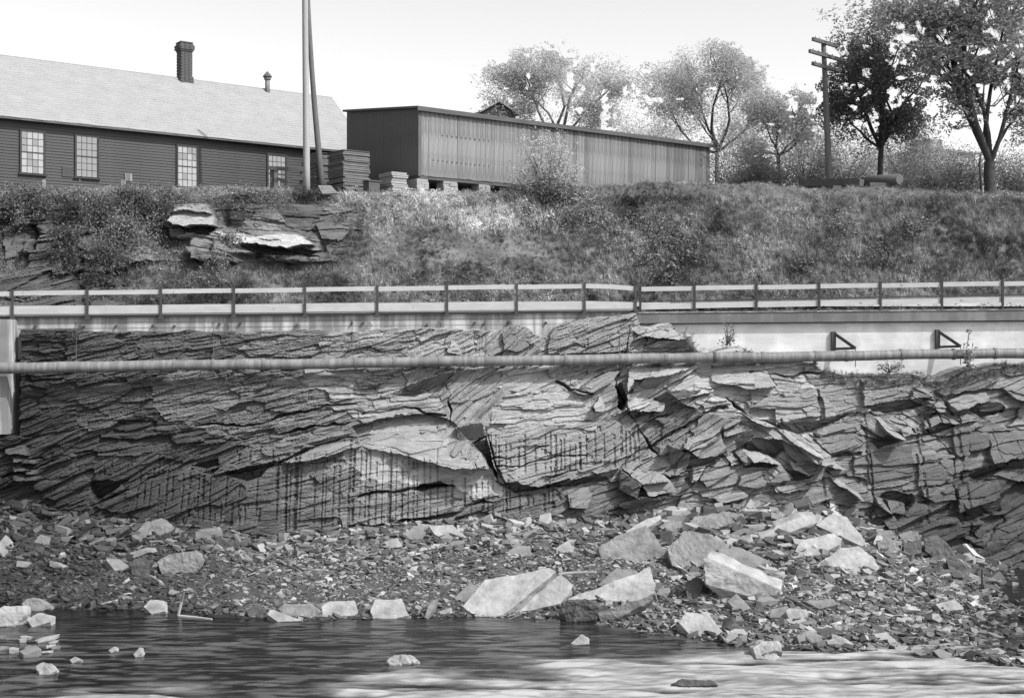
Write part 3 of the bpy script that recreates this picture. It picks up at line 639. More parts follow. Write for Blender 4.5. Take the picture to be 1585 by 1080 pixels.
rel(wall_strip('wall_face', PB, lambda p: dk(p) + 21, lambda p: 596, -.12, -1.6, M['concrete_old']), wb)
rel(wall_strip('coping', PB, lambda p: dk(p) + 3.5, lambda p: dk(p) + 19.5, .12, -1.9, M['coping']), wb)
rel(wall_strip('coping_shadow', PB, lambda p: dk(p) + 19.5, lambda p: dk(p) + 21.2, .02, -1.7, M['steel']), wb)  # dark strip drawing the shadow line under the overhanging coping
rel(wall_strip('top_lip', PB, lambda p: dk(p) + 2.4, lambda p: dk(p) + 3.5, .16, -1.9, M['concrete']), wb)
pil = wall_strip('concrete_pillar', [-40, -10, 11], lambda p: 494, lambda p: 672, .95, -.3, M['concrete'], label='tall pale concrete pillar at the left end of the wall, crossed by the pipe', cat='pillar')
wl = MB()
pc = empty('catwalk', wall_pt(480, 488, .4), 0, 'plank footway laid along the top of the left concrete wall', 'footbridge')
rel(wall_strip('deck', PA, lambda p: dk(p) - .6, lambda p: dk(p) + 2.2, .16, -1.3, M['casing']), pc)
rel(wall_strip('deck_edge_board', PA, lambda p: dk(p) - 3.0, lambda p: dk(p) - .6, .18, .06, M['whitewood']), pc)

def railing(posts, top, bot0, bot1, off, label, group, brk, hang, ph):
    r = empty('railing', wall_pt((posts[0] + posts[-1]) / 2, 470, off), 0, label, 'railing')
    for i, (a, b) in enumerate(zip(posts[:-1], posts[1:])):
        sg = .25 * ((-1) ** i)
        rel(wall_strip('top_rail', [a + .6, (a + b) / 2, b - .6], lambda p: top(p) + sg, lambda p: top(p) + 7 + sg, off, off - .04, M['whitewood']), r)
        if bot0(a) is not None:
            rel(wall_strip('kick_board', [a + .6, (a + b) / 2, b - .6], lambda p: bot0(p) + sg, lambda p: bot1(p) + sg, off, off - .04, M['whitewood']), r)
    for p in posts:
        D = dtop(p) - off - .035
        x = xx(p, D)
        mb = MB().box(x - .045, x + .045, D - .03, D + .03, zz(dk(p) + hang, D), zz(top(p) - 2.2, D))
        rel(mb.build('post', M['steel'] if ph else M['casing'], None), r)
        if ph:
            rel(MB().box(x - .09, x + .09, D - .04, D + .04, zz(dk(p) + 6, D), zz(dk(p) + 1, D)).build('post_foot', M['steel']), r)
    return r
topA = lambda p: float(np.interp(p, [-150, 0, 905, 940, 985], [452.5, 451, 439.2, 440, 443.5]))
postsA = [-100, 19, 135, 249, 362, 472, 584, 692, 800, 905, 984]
ra = railing(postsA, topA, lambda p: dk(p) - 16 + float(np.interp(p, [900, 985], [0, 3])), lambda p: dk(p) - 3, .22, 'whitewashed board railing with dark iron posts along the left walkway', None, None, 4, True)
topB = lambda p: float(np.interp(p, [985, 1585, 1800], [443.8, 435, 432]))
postsB = [991, 1075, 1171, 1268, 1363, 1458, 1552, 1650]
rb_ = railing(postsB, topB, lambda p: float(np.interp(p, [985, 1585], [470, 459.5])), lambda p: float(np.interp(p, [985, 1585], [479, 467.5])), -.25, 'lower white board railing on the coping of the right wall', None, None, 3.2, False)
fr = empty('curb_rail', wall_pt(1350, 460, -1.3), 0, 'low dark and white kerb board along the back of the right walkway', 'kerb')
rel(wall_strip('curb_board', list(np.linspace(1040, 1800, 8)), lambda p: float(np.interp(p, [985, 1585], [466, 454.5])), lambda p: float(np.interp(p, [985, 1585], [468, 456.5])), -1.5, -1.62, M['steel']), fr)
rel(wall_strip('path_slab', PB, lambda p: float(np.interp(p, [985, 1585], [468.6, 457.5])), lambda p: 474, -1.55, -1.9, M['concrete_old']), fr)
rel(wall_strip('path_slab', PB, lambda p: dk(p) + 1.5, lambda p: dk(p) + 2.6, -.30, -1.85, M['tar']), fr)

def stencil(txt, px_, py_, w, off, parent):
    c = bpy.data.curves.new('t', 'FONT'); c.body = txt; c.size = 1
    o = bpy.data.objects.new('t', c); COL.objects.link(o); bpy.context.view_layer.update()
    me = bpy.data.meshes.new_from_object(o.evaluated_get(bpy.context.evaluated_depsgraph_get())); bpy.data.objects.remove(o)
    co = np.array([v.co[:] for v in me.vertices]); W = np.ptp(co[:, 0]); D = dtop(px_) - off - .006
    s = w * D / F / W
    for v in me.vertices: v.co = Vector(((v.co.x - co[0, 0]) * s + xx(px_, D), D, zz(py_, D) + v.co.y * s * .85))
    rel(link('stencil_lettering', me, M['ink']), parent)
for px_, py_, lo in ((36, 454.5, 0), (165, 480, 1), (269, 453, 0), (424, 479, 1), (497, 450.5, 0), (640, 477, 1), (709, 448, 0)): stencil('BATE', px_, py_ + .5, 13, .22, ra)
for px_, py_ in ((1334, 470.5), (1490, 466.5), (1397, 443.2), (1175, 447)): stencil('BATES', px_, py_, 13, -.25, rb_)

# ------------------------------------------------------------------ pipe
pipe_y = lambda p: 569.5 - 23.0 * p / 1585. + .5 * math.sin(p / 61.) + .35 * math.sin(p / 23.)
pp = empty('pipe', wall_pt(792, 558, 1.4), 0, 'long pale steel pipe slung across the whole rock face', 'pipe')
joints = [-130, 40, 92, 118, 270, 330, 408, 550, 610, 680, 760, 875, 959, 1030, 1105, 1180, 1262, 1320, 1395, 1476, 1540, 1620, 1760]
for a, b in zip(joints[:-1], joints[1:]):
    pts = [at(p, pipe_y(p), dtop(p) - 1.35) for p in np.linspace(a, b, 4)]
    o = MB().tube(pts, .200 + .006 * ((a * 7) % 3 - 1), 18, False).build('pipe_length', M['pipe'], None, True); rel(o, pp)
for p in (40, 92, 118, 270, 330, 408, 550, 610, 680, 752, 875, 959, 1105, 1180, 1262, 1395, 1540, 1030, 1105, 1310, 1476, 1620):
    q = [at(p + d, pipe_y(p + d), dtop(p + d) - 1.35) for d in (-2.2, 2.2)]
    rel(MB().tube(q, .222, 18, False).build('pipe_band', M['pipeband'], None, True), pp)
for p in (118, 330, 545, 752, 959):
    D = dtop(p) - 1.35
    o = MB().tube([at(p, pipe_y(p) - 8, D), at(p, dk(p) + 10, dtop(p) + .02)], .014, 6).build('hanger_rod', M['steel']); rel(o, pp)
# iron brackets
for i, (p, lb) in enumerate(((1290, 'dark iron triangle bracket on the pale wall, the left of the two'), (1451, 'dark iron triangle bracket on the pale wall beside the climbing plant'))):
    Dw = dtop(p) + .12; y0 = 515 - i * 3; y1 = y0 + 25
    br = empty('pipe_bracket', at(p, y1, Dw), 0, lb, 'bracket', 'iron brackets over the pipe')
    P0 = at(p, y0, Dw - .06); P1 = at(p, y1, Dw - .06); P2 = Vector((P1.x + .72, P1.y - .62, P1.z + .03))
    rel(MB().bar(P1 - Vector((0, 0, .06)), P0 + Vector((0, 0, .05)), .17, .17, (0, 1, 0)).build('upright', M['steel']), br)
    rel(MB().bar(P0, P2, .11, .11).build('brace', M['steel']), br)
    rel(MB().bar(P1, P2, .10, .10).build('arm', M['steel']), br)
    rel(MB().tube([P2, P2 + Vector((0, 0, -.75))], .016, 6).build('hanger_rod', M['steel']), br)

# ------------------------------------------------------------------ buildings
ANG = math.radians(36.0); E = Vector((math.cos(ANG), math.sin(ANG), 0)); NB = Vector((-math.sin(ANG), math.cos(ANG), 0))
def s_of(px_, X0, Y0):
    k = (px_ - CX) / F; return (k * Y0 - X0) / (E.x - k * E.y)
# clapboard building
O1 = Vector((xx(0, 58), 58, 14.75)); B1 = empty('clapboard_building', O1, ANG, 'long dark clapboard building with a pale shingled roof and tall windows', 'building')
s1 = s_of(562, O1.x, O1.y); s0 = -4.0
EZ = zz(171, 58) - O1.z
DPTH = 8.2; RZ = EZ + 3.35
b = MB().box(s0, s1, .03, DPTH, -.6, EZ - .02); b.build('wall', M['siding'], B1)
g = MB(); g.v = [Vector(p) for p in ((s1 - .02, .03, EZ - .02), (s1 - .02, DPTH, EZ - .02), (s1 - .02, DPTH / 2, RZ - .1), (s1 - .2, .03, EZ - .02), (s1 - .2, DPTH, EZ - .02), (s1 - .2, DPTH / 2, RZ - .1))]
g.f = [[0, 1, 2], [3, 5, 4], [0, 2, 5, 3], [1, 4, 5, 2], [0, 3, 4, 1]]; g.build('gable', M['siding'], B1)
cb = MB(); L_ = s1 - s0
cb.v = [Vector(p) for p in ((s0, 0.0, 0), (s0, -.035, 0), (s0, -.008, .135), (s0, 0, .135), (s1, 0, 0), (s1, -.035, 0), (s1, -.008, .135), (s1, 0, .135))]
cb.f = [[0, 1, 2, 3], [4, 7, 6, 5], [1, 5, 6, 2], [0, 4, 5, 1], [2, 6, 7, 3]]
c0 = cb.build('clapboard', M['siding'], B1); n = int((EZ - .1) / .135)
_r = random.Random(9)
for i in range(n):
    o = c0 if i == 0 else c0.copy()
    if i: COL.objects.link(o); o.parent = B1
    o.location = (0, .02, i * .135 - .1); o.rotation_euler.x = _r.uniform(-.05, .05)
# windows: (left px, right px, top z, bottom z)
for a, bb_, yt, yb_ in ((33, 67, 203, 267), (118, 150, 210, 273), (275, 304, 226, 288), (415, 441, 240, 297)):
    sa = s_of(a, O1.x, O1.y); sb = s_of(bb_, O1.x, O1.y); Dm = O1.y + sa * E.y
    zt = zz(yt, Dm) - O1.z; zb = zz(yb_, Dm) - O1.z
    w = empty('window', (sa, -.03, zb)); w.parent = B1; W = sb - sa; Hh = zt - zb; cw = .085
    MB().box(-cw, 0, -.05, .03, -.03, Hh + .09).box(W, W + cw, -.05, .03, -.03, Hh + .09).box(0, W, -.048, .03, Hh, Hh + .09).build('casing', M['casing'], w)
    MB().box(-cw - .05, W + cw + .05, -.09, .02, -.1, -.032).build('sill', M['casing'], w)
    MB().box(0, W, -.03, .0, Hh / 2 - .025, Hh / 2 + .025).build('meeting_rail', M['casing'], w)
    mu = MB()
    for i in range(1, 4): mu.box(W * i / 4 - .010, W * i / 4 + .010, -.024, .0, 0, Hh)
    for j in (1, 2, 4, 5): mu.box(0, W, -.026, -.001, Hh * j / 6 - .009, Hh * j / 6 + .009)
    mu.build('glazing_bars', M['casing'], w)
    p0 = MB().box(0, W / 4 - .012, -.012, -.004, 0, Hh / 6 - .012).build('pane', M['pane'], w)
    for i in range(4):
        for j in range(6):
            o = p0 if (i == 0 and j == 0) else p0.copy()
            if i or j: COL.objects.link(o); o.parent = w
            if _r.random() < .16:
                me_ = o.data.copy(); me_.materials.clear(); me_.materials.append(M['panedark']); o.data = me_
            o.location = (W * i / 4 + .006, 0, Hh * j / 6 + .006); o.rotation_euler = (_r.uniform(-.01, .01), 0, _r.uniform(-.012, .012))
for a, bb_, yt, yb_, mm in ((193, 204, 268, 280, 'casing'), (96, 112, 258, 273, 'plankside')):
    sa = s_of(a, O1.x, O1.y); sb = s_of(bb_, O1.x, O1.y); Dm = O1.y + sa * E.y
    MB().box(sa, sb, -.045, -.02, zz(yb_, Dm) - O1.z, zz(yt, Dm) - O1.z).build('hatch', M['plank' if a == 193 else 'siding'], B1)
# roof
ov = .38; rt_ = .09; sl = math.atan2(RZ - EZ, DPTH / 2)
fr0 = MB(); ez = EZ - ov * math.tan(sl)
fr0.v = [Vector(p) for p in ((s0 - .3, -ov, ez), (s0 - .3, DPTH / 2, RZ), (s1 + .3, -ov, ez), (s1 + .3, DPTH / 2, RZ), (s0 - .3, -ov, ez - rt_), (s0 - .3, DPTH / 2, RZ - rt_), (s1 + .3, -ov, ez - rt_), (s1 + .3, DPTH / 2, RZ - rt_))]
fr0.f = [[0, 2, 3, 1], [4, 5, 7, 6], [0, 4, 6, 2], [2, 6, 7, 3], [1, 3, 7, 5], [0, 1, 5, 4]]
rf = fr0.build('roof', M['tar'], B1)
# shingle courses, every course a strip of its own
ncr = 26; SL = math.hypot(DPTH / 2 + ov, RZ - ez)
dy = (DPTH / 2 + ov) / ncr; dz = (RZ - ez) / ncr
for i in range(ncr):
    v = []; f = []; nseg = 60
    for k in range(nseg + 1):
        x = s0 - .32 + (s1 - s0 + .64) * k / nseg; jz = _r.uniform(-.006, .008); jy = _r.uniform(-.02, .02)
        y0_ = -ov - .02 + i * dy + jy; z0_ = ez + .035 + i * dz + jz + jy * dz / dy; y1_ = y0_ - jy + dy * 1.15; z1_ = ez + .006 + (i + 1.15) * dz
        v += [(x, y0_, z0_), (x, y1_, z1_), (x, y0_, z0_ - .035)]
    for k in range(nseg):
        a = 3 * k; f += [(a, a + 3, a + 4, a + 1), (a + 2, a + 5, a + 3, a)]
    me = mesh_np('shingle_course', v, f); link('shingle_course', me, M['shingle'], rf)
bk = MB(); bk.v = [Vector(p) for p in ((s0 - .3, DPTH + ov, ez), (s0 - .3, DPTH / 2, RZ), (s1 + .3, DPTH + ov, ez), (s1 + .3, DPTH / 2, RZ), (s0 - .3, DPTH + ov, ez - .1), (s1 + .3, DPTH + ov, ez - .1))]
bk.f = [[0, 1, 3, 2], [0, 2, 5, 4]]; bk.build('back_roof', M['shingle'], B1)
MB().box(s0 - .32, s1 + .32, DPTH / 2 - .06, DPTH / 2 + .06, RZ - .02, RZ + .045).build('ridge_board', M['shingle'], B1)
# chimney
def on_ridge(px_): return s_of(px_, O1.x + NB.x * DPTH / 2, O1.y + NB.y * DPTH / 2)
sc = on_ridge(285.5); Dr = (O1 + E * sc + NB * DPTH / 2).y
ch = empty('chimney', (sc, DPTH / 2, RZ - .4)); ch.parent = B1
cw = .30; Hc = zz(72, Dr) - zz(125, Dr) + .45
MB().box(-cw + .02, cw - .02, -cw + .02, cw - .02, -.3, Hc - .03).build('mortar_core', M['mortar'], ch)
br0 = MB().box(-.105, .105, -.05, .05, -.034, .034).build('brick', M['brick'], ch); first = True; cnt = 0
row = 0; z = -.1
while z < Hc:
    fr_ = z / Hc
    ex = .05 if fr_ < .22 else 0
    if fr_ > .80: ex = .045
    if .86 < fr_ < .95: ex = .09
    w_ = cw + ex; nb = 3
    for side in range(4):
        for k in range(nb):
            t = -w_ + (k + .5 + (-.12 if row % 2 else .12)) * 2 * w_ / nb
            if side in (2,): continue
            o = br0 if first else br0.copy()
            if not first: COL.objects.link(o); o.parent = ch
            first = False; cnt += 1
            if side == 0: o.location = (t, -w_ + .04, z); o.rotation_euler = (0, 0, 0)
            elif side == 1: o.location = (w_ - .04, t, z); o.rotation_euler = (0, 0, math.pi / 2)
            elif side == 3: o.location = (-w_ + .04, t, z); o.rotation_euler = (0, 0, math.pi / 2)
            o.scale = (w_ / nb / .118, 1, 1)
    z += .078; row += 1
MB().box(-cw - .04, cw + .04, -cw - .04, cw + .04, Hc, Hc + .06).build('cap', M['mortar'], ch)
sc = on_ridge(411.5); Dr = (O1 + E * sc + NB * DPTH / 2).y
vt = empty('flue_vent', (sc, DPTH / 2 - .2, RZ - .1)); vt.parent = B1; hv = zz(111, Dr) - zz(141, Dr)
MB().tube([(0, 0, -.3), (0, 0, hv * .72)], .13, 14).build('flue', M['pipe'], vt, True)
MB().tube([(0, 0, hv * .70), (0, 0, hv * .74), (0, 0, hv * .92), (0, 0, hv)], [.24, .25, .10, .02], 14).build('cowl', M['tar'], vt)
MB().tube([(0, 0, hv * .58), (0, 0, hv * .68)], .19, 14).build('collar', M['pipeband'], vt)

# plank shed on stone piers
O2 = Vector((xx(648, 58), 58, 15.0)); B2 = empty('plank_shed', O2, ANG, 'long low plank shed raised on stone piers, pale front and shaded end wall', 'shed')
SLn = s_of(1098, O2.x, O2.y); zb = zz(271, 58) - O2.z; zt = zz(168, 58) - O2.z; DP = 6.6; rise = .82
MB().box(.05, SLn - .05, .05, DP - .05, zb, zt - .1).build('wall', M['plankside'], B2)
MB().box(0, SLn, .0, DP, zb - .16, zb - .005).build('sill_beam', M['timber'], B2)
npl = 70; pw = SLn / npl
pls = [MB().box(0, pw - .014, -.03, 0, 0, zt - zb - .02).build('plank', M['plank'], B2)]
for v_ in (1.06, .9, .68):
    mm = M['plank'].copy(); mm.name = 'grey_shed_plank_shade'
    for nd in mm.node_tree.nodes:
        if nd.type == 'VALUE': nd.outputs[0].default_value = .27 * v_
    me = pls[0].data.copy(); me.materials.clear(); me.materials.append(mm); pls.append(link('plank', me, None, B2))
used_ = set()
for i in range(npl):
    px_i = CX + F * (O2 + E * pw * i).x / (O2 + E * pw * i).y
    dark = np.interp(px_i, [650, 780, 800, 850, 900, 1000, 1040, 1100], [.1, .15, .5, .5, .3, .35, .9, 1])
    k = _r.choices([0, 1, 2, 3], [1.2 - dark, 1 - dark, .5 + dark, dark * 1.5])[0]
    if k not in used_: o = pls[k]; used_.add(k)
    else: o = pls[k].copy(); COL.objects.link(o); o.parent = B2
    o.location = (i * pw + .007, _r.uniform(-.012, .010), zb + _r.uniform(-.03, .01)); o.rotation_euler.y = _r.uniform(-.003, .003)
MB().box(-.05, .11, -.06, .05, zb - .05, zt).build('corner_board', M['tar'], B2)
# end wall: sloped top
e = MB(); q = [(-.0, 0, zb), (-.0, DP, zb), (-.0, DP, zt + rise), (-.0, 0, zt)]
e.v = [Vector(p) for p in q] + [Vector((.06, p[1], p[2])) for p in q]; e.f = [[0, 1, 2, 3], [4, 7, 6, 5], [0, 4, 5, 1], [1, 5, 6, 2], [2, 6, 7, 3], [3, 7, 4, 0]]
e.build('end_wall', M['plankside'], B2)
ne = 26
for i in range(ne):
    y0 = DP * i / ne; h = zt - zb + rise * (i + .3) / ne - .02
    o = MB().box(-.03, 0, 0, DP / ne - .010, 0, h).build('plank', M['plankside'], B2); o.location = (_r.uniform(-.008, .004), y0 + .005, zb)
rfm = MB(); q = [(-.16, -.18, zt - .02), (SLn + .2, -.18, zt - .02), (SLn + .2, DP + .2, zt + rise + .02), (-.16, DP + .2, zt + rise + .02)]
rfm.v = [Vector(p) for p in q] + [Vector(p) + Vector((0, 0, .10)) for p in q]; rfm.f = [[0, 3, 2, 1], [4, 5, 6, 7], [0, 1, 5, 4], [1, 2, 6, 5], [2, 3, 7, 6], [3, 0, 4, 7]]
rfm.build('roof', M['tar'], B2)
MB().box(-.18, SLn + .22, -.22, -.18, zt - .13, zt + .06).build('fascia', M['timber'], B2)
bo = MB()
for zf, n0 in ((.93, 13), (.63, 11), (.24, 13)):
    for i in range(n0):
        x = .75 + (i + (2 if n0 == 11 else 0)) * pw * .98; z_ = zb + (zt - zb) * zf
        bo.tube([(x, -.045, z_), (x, -.02, z_)], .042, 6)
    for i in range(6 if zf > .3 else 0):
        y = .25 + i * .42; z_ = zb + (zt - zb) * zf
        bo.tube([(-.05, y, z_), (-.01, y, z_)], .026, 6)
o = bo.build('bolt_heads', M['steel'], B2); o['kind'] = 'stuff'
# piers
for (pa, pb, lb, deep) in ((632, 663, 'wide pale dry-stone pier under the near corner of the plank shed', .8), (686, 708, 'dry-stone pier under the plank shed, second from the corner', .6), (741, 758, 'dry-stone pier under the plank shed, beside the bush', .6)):
    X0 = O2.x + E.x * 0; sA = s_of(pa, O2.x, O2.y); sB = s_of(pb, O2.x, O2.y)
    if pa == 632: sA = -.12
    pr = empty('stone_pier', O2 + E * sA + Vector((0, 0, -.3)), ANG, lb, 'pier', 'stone piers under the shed')
    z = 0; top = zb - .165 + .3; W = sB - sA
    while z < top - .03:
        h = min(_r.uniform(.07, .13), top - z); x = 0
        while x < W - .05:
            w = min(_r.uniform(.25, .5), W - x)
            o = MB().box(x + .006, x + w - .006, -.02 + _r.uniform(-.05, .03), deep, z + .005, z + h - .005).build('stone', M['pierstone'], pr)
            x += w
        z += h
    MB().box(.05, W - .05, .08, deep - .02, 0, top).build('stone_core', M['timber'], pr)
for s_ in (4.5, 8, 12, 16.5):   # piers further along and at the back hold the shed up out of sight
    for y_ in ((0, 5.8) if s_ > 5 else (5.8,)):
        P_ = O2 + E * s_ + NB * y_
        MB().box(s_ - .35, s_ + .35, y_, y_ + .6, -.4, zb - .165).build('floor_support', M['pierstone'], B2)

# little gabled roof showing over the shed
hb = Vector((xx(731, 84), 84, 14.8)); B3 = empty('gabled_house', hb, math.radians(20), 'small gabled house peeping over the shed roof in front of the tree', 'house')
hr = zz(163, 84) - 14.8; he = zz(178, 84) - 14.8
w3 = 1.1
g = MB(); g.v = [Vector(p) for p in ((0, -2, 0), (w3 * 2, -2, 0), (w3 * 2, -2, he), (w3, -2, hr - .08), (0, -2, he), (0, 4, 0), (w3 * 2, 4, 0), (w3 * 2, 4, he), (w3, 4, hr - .08), (0, 4, he))]
g.f = [[0, 1, 2, 3, 4], [5, 9, 8, 7, 6], [0, 5, 6, 1], [1, 6, 7, 2], [0, 4, 9, 5], [2, 7, 8, 3], [3, 8, 9, 4]]; g.build('wall', M['siding'], B3)
for sgn in (-1, 1):
    q = MB(); t0 = Vector((w3, 0, hr)); t1 = Vector((w3 + sgn * (w3 + .25), 0, he - .16))
    q.v = [Vector((t.x, y, t.z + dz_)) for dz_ in (0, -.09) for t in (t0, t1) for y in (-2.25, 4.2)]
    q.f = [[0, 1, 3, 2], [4, 6, 7, 5], [0, 2, 6, 4], [1, 5, 7, 3], [2, 3, 7, 6], [0, 4, 5, 1]]; q.build('roof', M['shingle'], B3)
# pale house far to the right
hb = Vector((xx(1440, 100), 100, 14.8)); B4 = empty('distant_house', hb, math.radians(30), 'pale house half hidden by trees at the far right', 'house')
h4 = zz(232, 100) - 14.8; k4 = zz(212, 100) - 14.8
MB().box(0, 5, 0, 5, 0, h4).build('wall', M['concrete_old'], B4)
MB().box(-.3, 5.3, -.3, 5.2, h4, h4 + .15).build('roof', M['plank'], B4)
MB().box(.5, 1.9, .5, 2.5, h4 + .15, k4).build('dormer', M['plank'], B4)
MB().box(1.2, 2.0, -.04, .0, 1.2, 2.6).box(3.2, 4.0, -.04, 0, 1.2, 2.6).build('window', M['pane'], B4)

# ------------------------------------------------------------------ poles
def pole(px_b, py_b, px_t, py_t, D, r0, r1, m, lab, bend=0):
    a = at(px_b, py_b, D); a.z = float(bank_z(a.x, D)) - .3 if D < 75 else a.z; b_ = at(px_t, py_t, D)
    o = empty('telegraph_pole', a, 0, lab, 'pole')
    pts = []
    for i in range(8):
        t = i / 7; p = a.lerp(b_, t); p.x += bend * math.sin(math.pi * t) * .3; pts.append(p - a)
    MB().tube(pts, [r0 + (r1 - r0) * i / 7 for i in range(8)], 14).build('shaft', m, o, True)
    return o, a, b_
pole(475, 292, 471.5, -60, 57.0, .155, .125, M['polepale'], 'tall straight pale pole in front of the clapboard building')
pole(503, 300, 474, -60, 60.0, .155, .09, M['poledark'], 'thin dark leaning pole rising from behind the slate stacks', -.4)
o, a, b_ = pole(1285.5, 285, 1274.5, 64, 61.0, .17, .11, M['poledark'], 'leaning utility pole with three cross arms beside the dark tree')
arms = ((67, 1.5, -.4), (87, 2.0, -.30), (105, 1.7, -.35))
for y, ln, off in arms:
    c_ = at(1274.5 + (y - 64) * .05, y, 61) - a + Vector((0, -.14, 0))
    d = Vector((math.cos(.55), math.sin(.55), -.09)).normalized()
    MB().bar(c_ - d * ln * .50, c_ + d * ln * .58, .13, .16).build('cross_arm', M['poledark'], o)
    for t in (-.38, -.2, .25, .52):
        q = c_ + d * ln * t; MB().tube([q + Vector((0, 0, .05)), q + Vector((0, 0, .17))], [.025, .018], 6).build('insulator_pin', M['pipe'], o)

# ------------------------------------------------------------------ stacks, timber, small things on the plateau
def stack(px_, pyt, pyb, D, w, dp, name, lab, m, rot=ANG, hh=(.06, .10), jit=.05):
    base = at(px_, pyb, D); base.z -= .25
    o = empty(name, base, rot, lab, 'stack', 'stacks beside the shed')
    z = 0; top = zz(pyt, D) - base.z
    while z < top - .02:
        h = min(_r.uniform(*hh), top - z)
        q = MB().box(_r.uniform(-jit, jit), w + _r.uniform(-jit, jit), _r.uniform(-jit, jit), dp + _r.uniform(-jit, jit), z + .008, z + h - .012)
        s = q.build('slab', m, o); s.rotation_euler = (_r.uniform(-.006, .006), _r.uniform(-.008, .008), 0)
        z += h
    return o
stack(489, 235, 292, 60, 1.25, 1.4, 'slab_stack', 'dark stack of flat slabs between the pale pole and the taller stack', M['slab'])
stack(532, 231, 294, 57.6, 1.30, 1.5, 'slab_stack', 'tallest stack of flat slabs against the dark end of the shed', M['slab'])
stack(607, 265, 296, 57.2, .80, 1.1, 'slab_stack', 'low pale-topped stack of slabs just left of the near stone pier', M['pierstone'], hh=(.09, .14))
b = at(571, 295, 57); o = MB().box(0, .55, 0, .5, 0, .42).box(-.05, .62, -.05, .55, .42, .47).build('wooden_crate', M['timber']); o.location = b; o.rotation_euler.z = ANG
tag(o, 'small low wooden box between the tall slab stack and the shed', 'box')
q = MB(); q.v = [at(492, 287, 56.2), at(512, 287, 56.4), at(523, 299, 55.9), at(499, 300, 55.7)]; q.v += [v + Vector((0, .05, -.05)) for v in q.v]
q.f = [[0, 3, 2, 1], [4, 5, 6, 7], [0, 1, 5, 4], [1, 2, 6, 5], [2, 3, 7, 6], [3, 0, 4, 7]]
tag(q.build('leaning_slab', M['slab']), 'single flat slab tilted in the grass at the foot of the stacks', 'slab')
rk = empty('rail_frame', at(440, 293, 58), 0, 'rough post and rail frame in front of the last clapboard window', 'fence')
for args in (((421, 258), (421, 298), .16, 'timber'), ((427.5, 259), (427.5, 298), .17, 'polepale'), ((467, 262), (466, 298), .14, 'timber'), ((437, 277), (437, 298), .2, 'plank')):
    (xa, ya), (xb, yb2), w, mm = args
    rel(MB().bar(at(xb, yb2, 57.9), at(xa, ya, 57.9), w, w * .8, (0, 1, 0)).build('post', M[mm]), rk)
for (xa, ya), (xb, yb2), w in (((416, 260), (469, 263), .17), ((452, 277), (472, 277), .15), ((424, 276), (446, 280), .12)):
    rel(MB().bar(at(xa, ya, 57.7), at(xb, yb2, 57.8), .08, w).build('rail', M['timber']), rk)
for px_, y0, y1, w, mm, lab in ((68, 278, 296, .1, 'plank', 'short white stub post at the foot of the clapboard wall, left'), (185, 285, 298, .12, 'plank', 'low pale stub post in the bushes below the small hatch'), (191, 279, 298, .16, 'plank', 'square grey stub post beside the small hatch')):
    o = MB().bar(at(px_, y1, 57), at(px_, y0, 57), w, w, (0, 1, 0)).build('stub_post', M[mm]); tag(o, lab, 'post')
# logs and timbers on the right
lg = empty('log', at(1365, 283, 57.5), 0, 'thick dark log resting on blocks below the dark tree', 'log')
rel(MB().tube([at(1333, 283, 58.4), at(1360, 279.5, 57.8), at(1392, 277.5, 57.0)], [.24, .25, .245], 16).build('trunk_section', M['timber'], None, True), lg)
rel(MB().tube([at(1392, 277.5, 57.0), at(1393, 277.5, 56.97)], [.235, .23], 16).build('cut_end', M['poledark'], None), lg)
tb = empty('timber_beam', at(1300, 283, 57.6), 0, 'squared dark beam lying left of the thick log', 'beam')
rel(MB().bar(at(1240, 284, 59.5), at(1334, 283, 57.2), .35, .30).build('beam', M['timber']), tb)
o = MB().bar(at(1268, 278.5, 59), at(1330, 277, 57.4), .2, .06).build('plank', M['timber']); tag(o, 'thin plank lying on top of the squared beam', 'plank')
for i, (px_, py_, w, h, mm, lab) in enumerate(((1322, 297, .62, .22, 'plank', 'pale-fronted wooden block in the grass under the beam end'), (1364, 294, 1.1, .32, 'timber', 'dark block supporting the thick log'), (1296, 297, .4, .28, 'timber', 'dark block supporting the squared beam'))):
    p = at(px_, py_, 56.8 + .3 * (i > 0)); o = MB().box(-w / 2, w / 2, 0, .5, -.1, h).build('support_block', M[mm]); o.location = p; o.rotation_euler.z = .25; tag(o, lab, 'block')

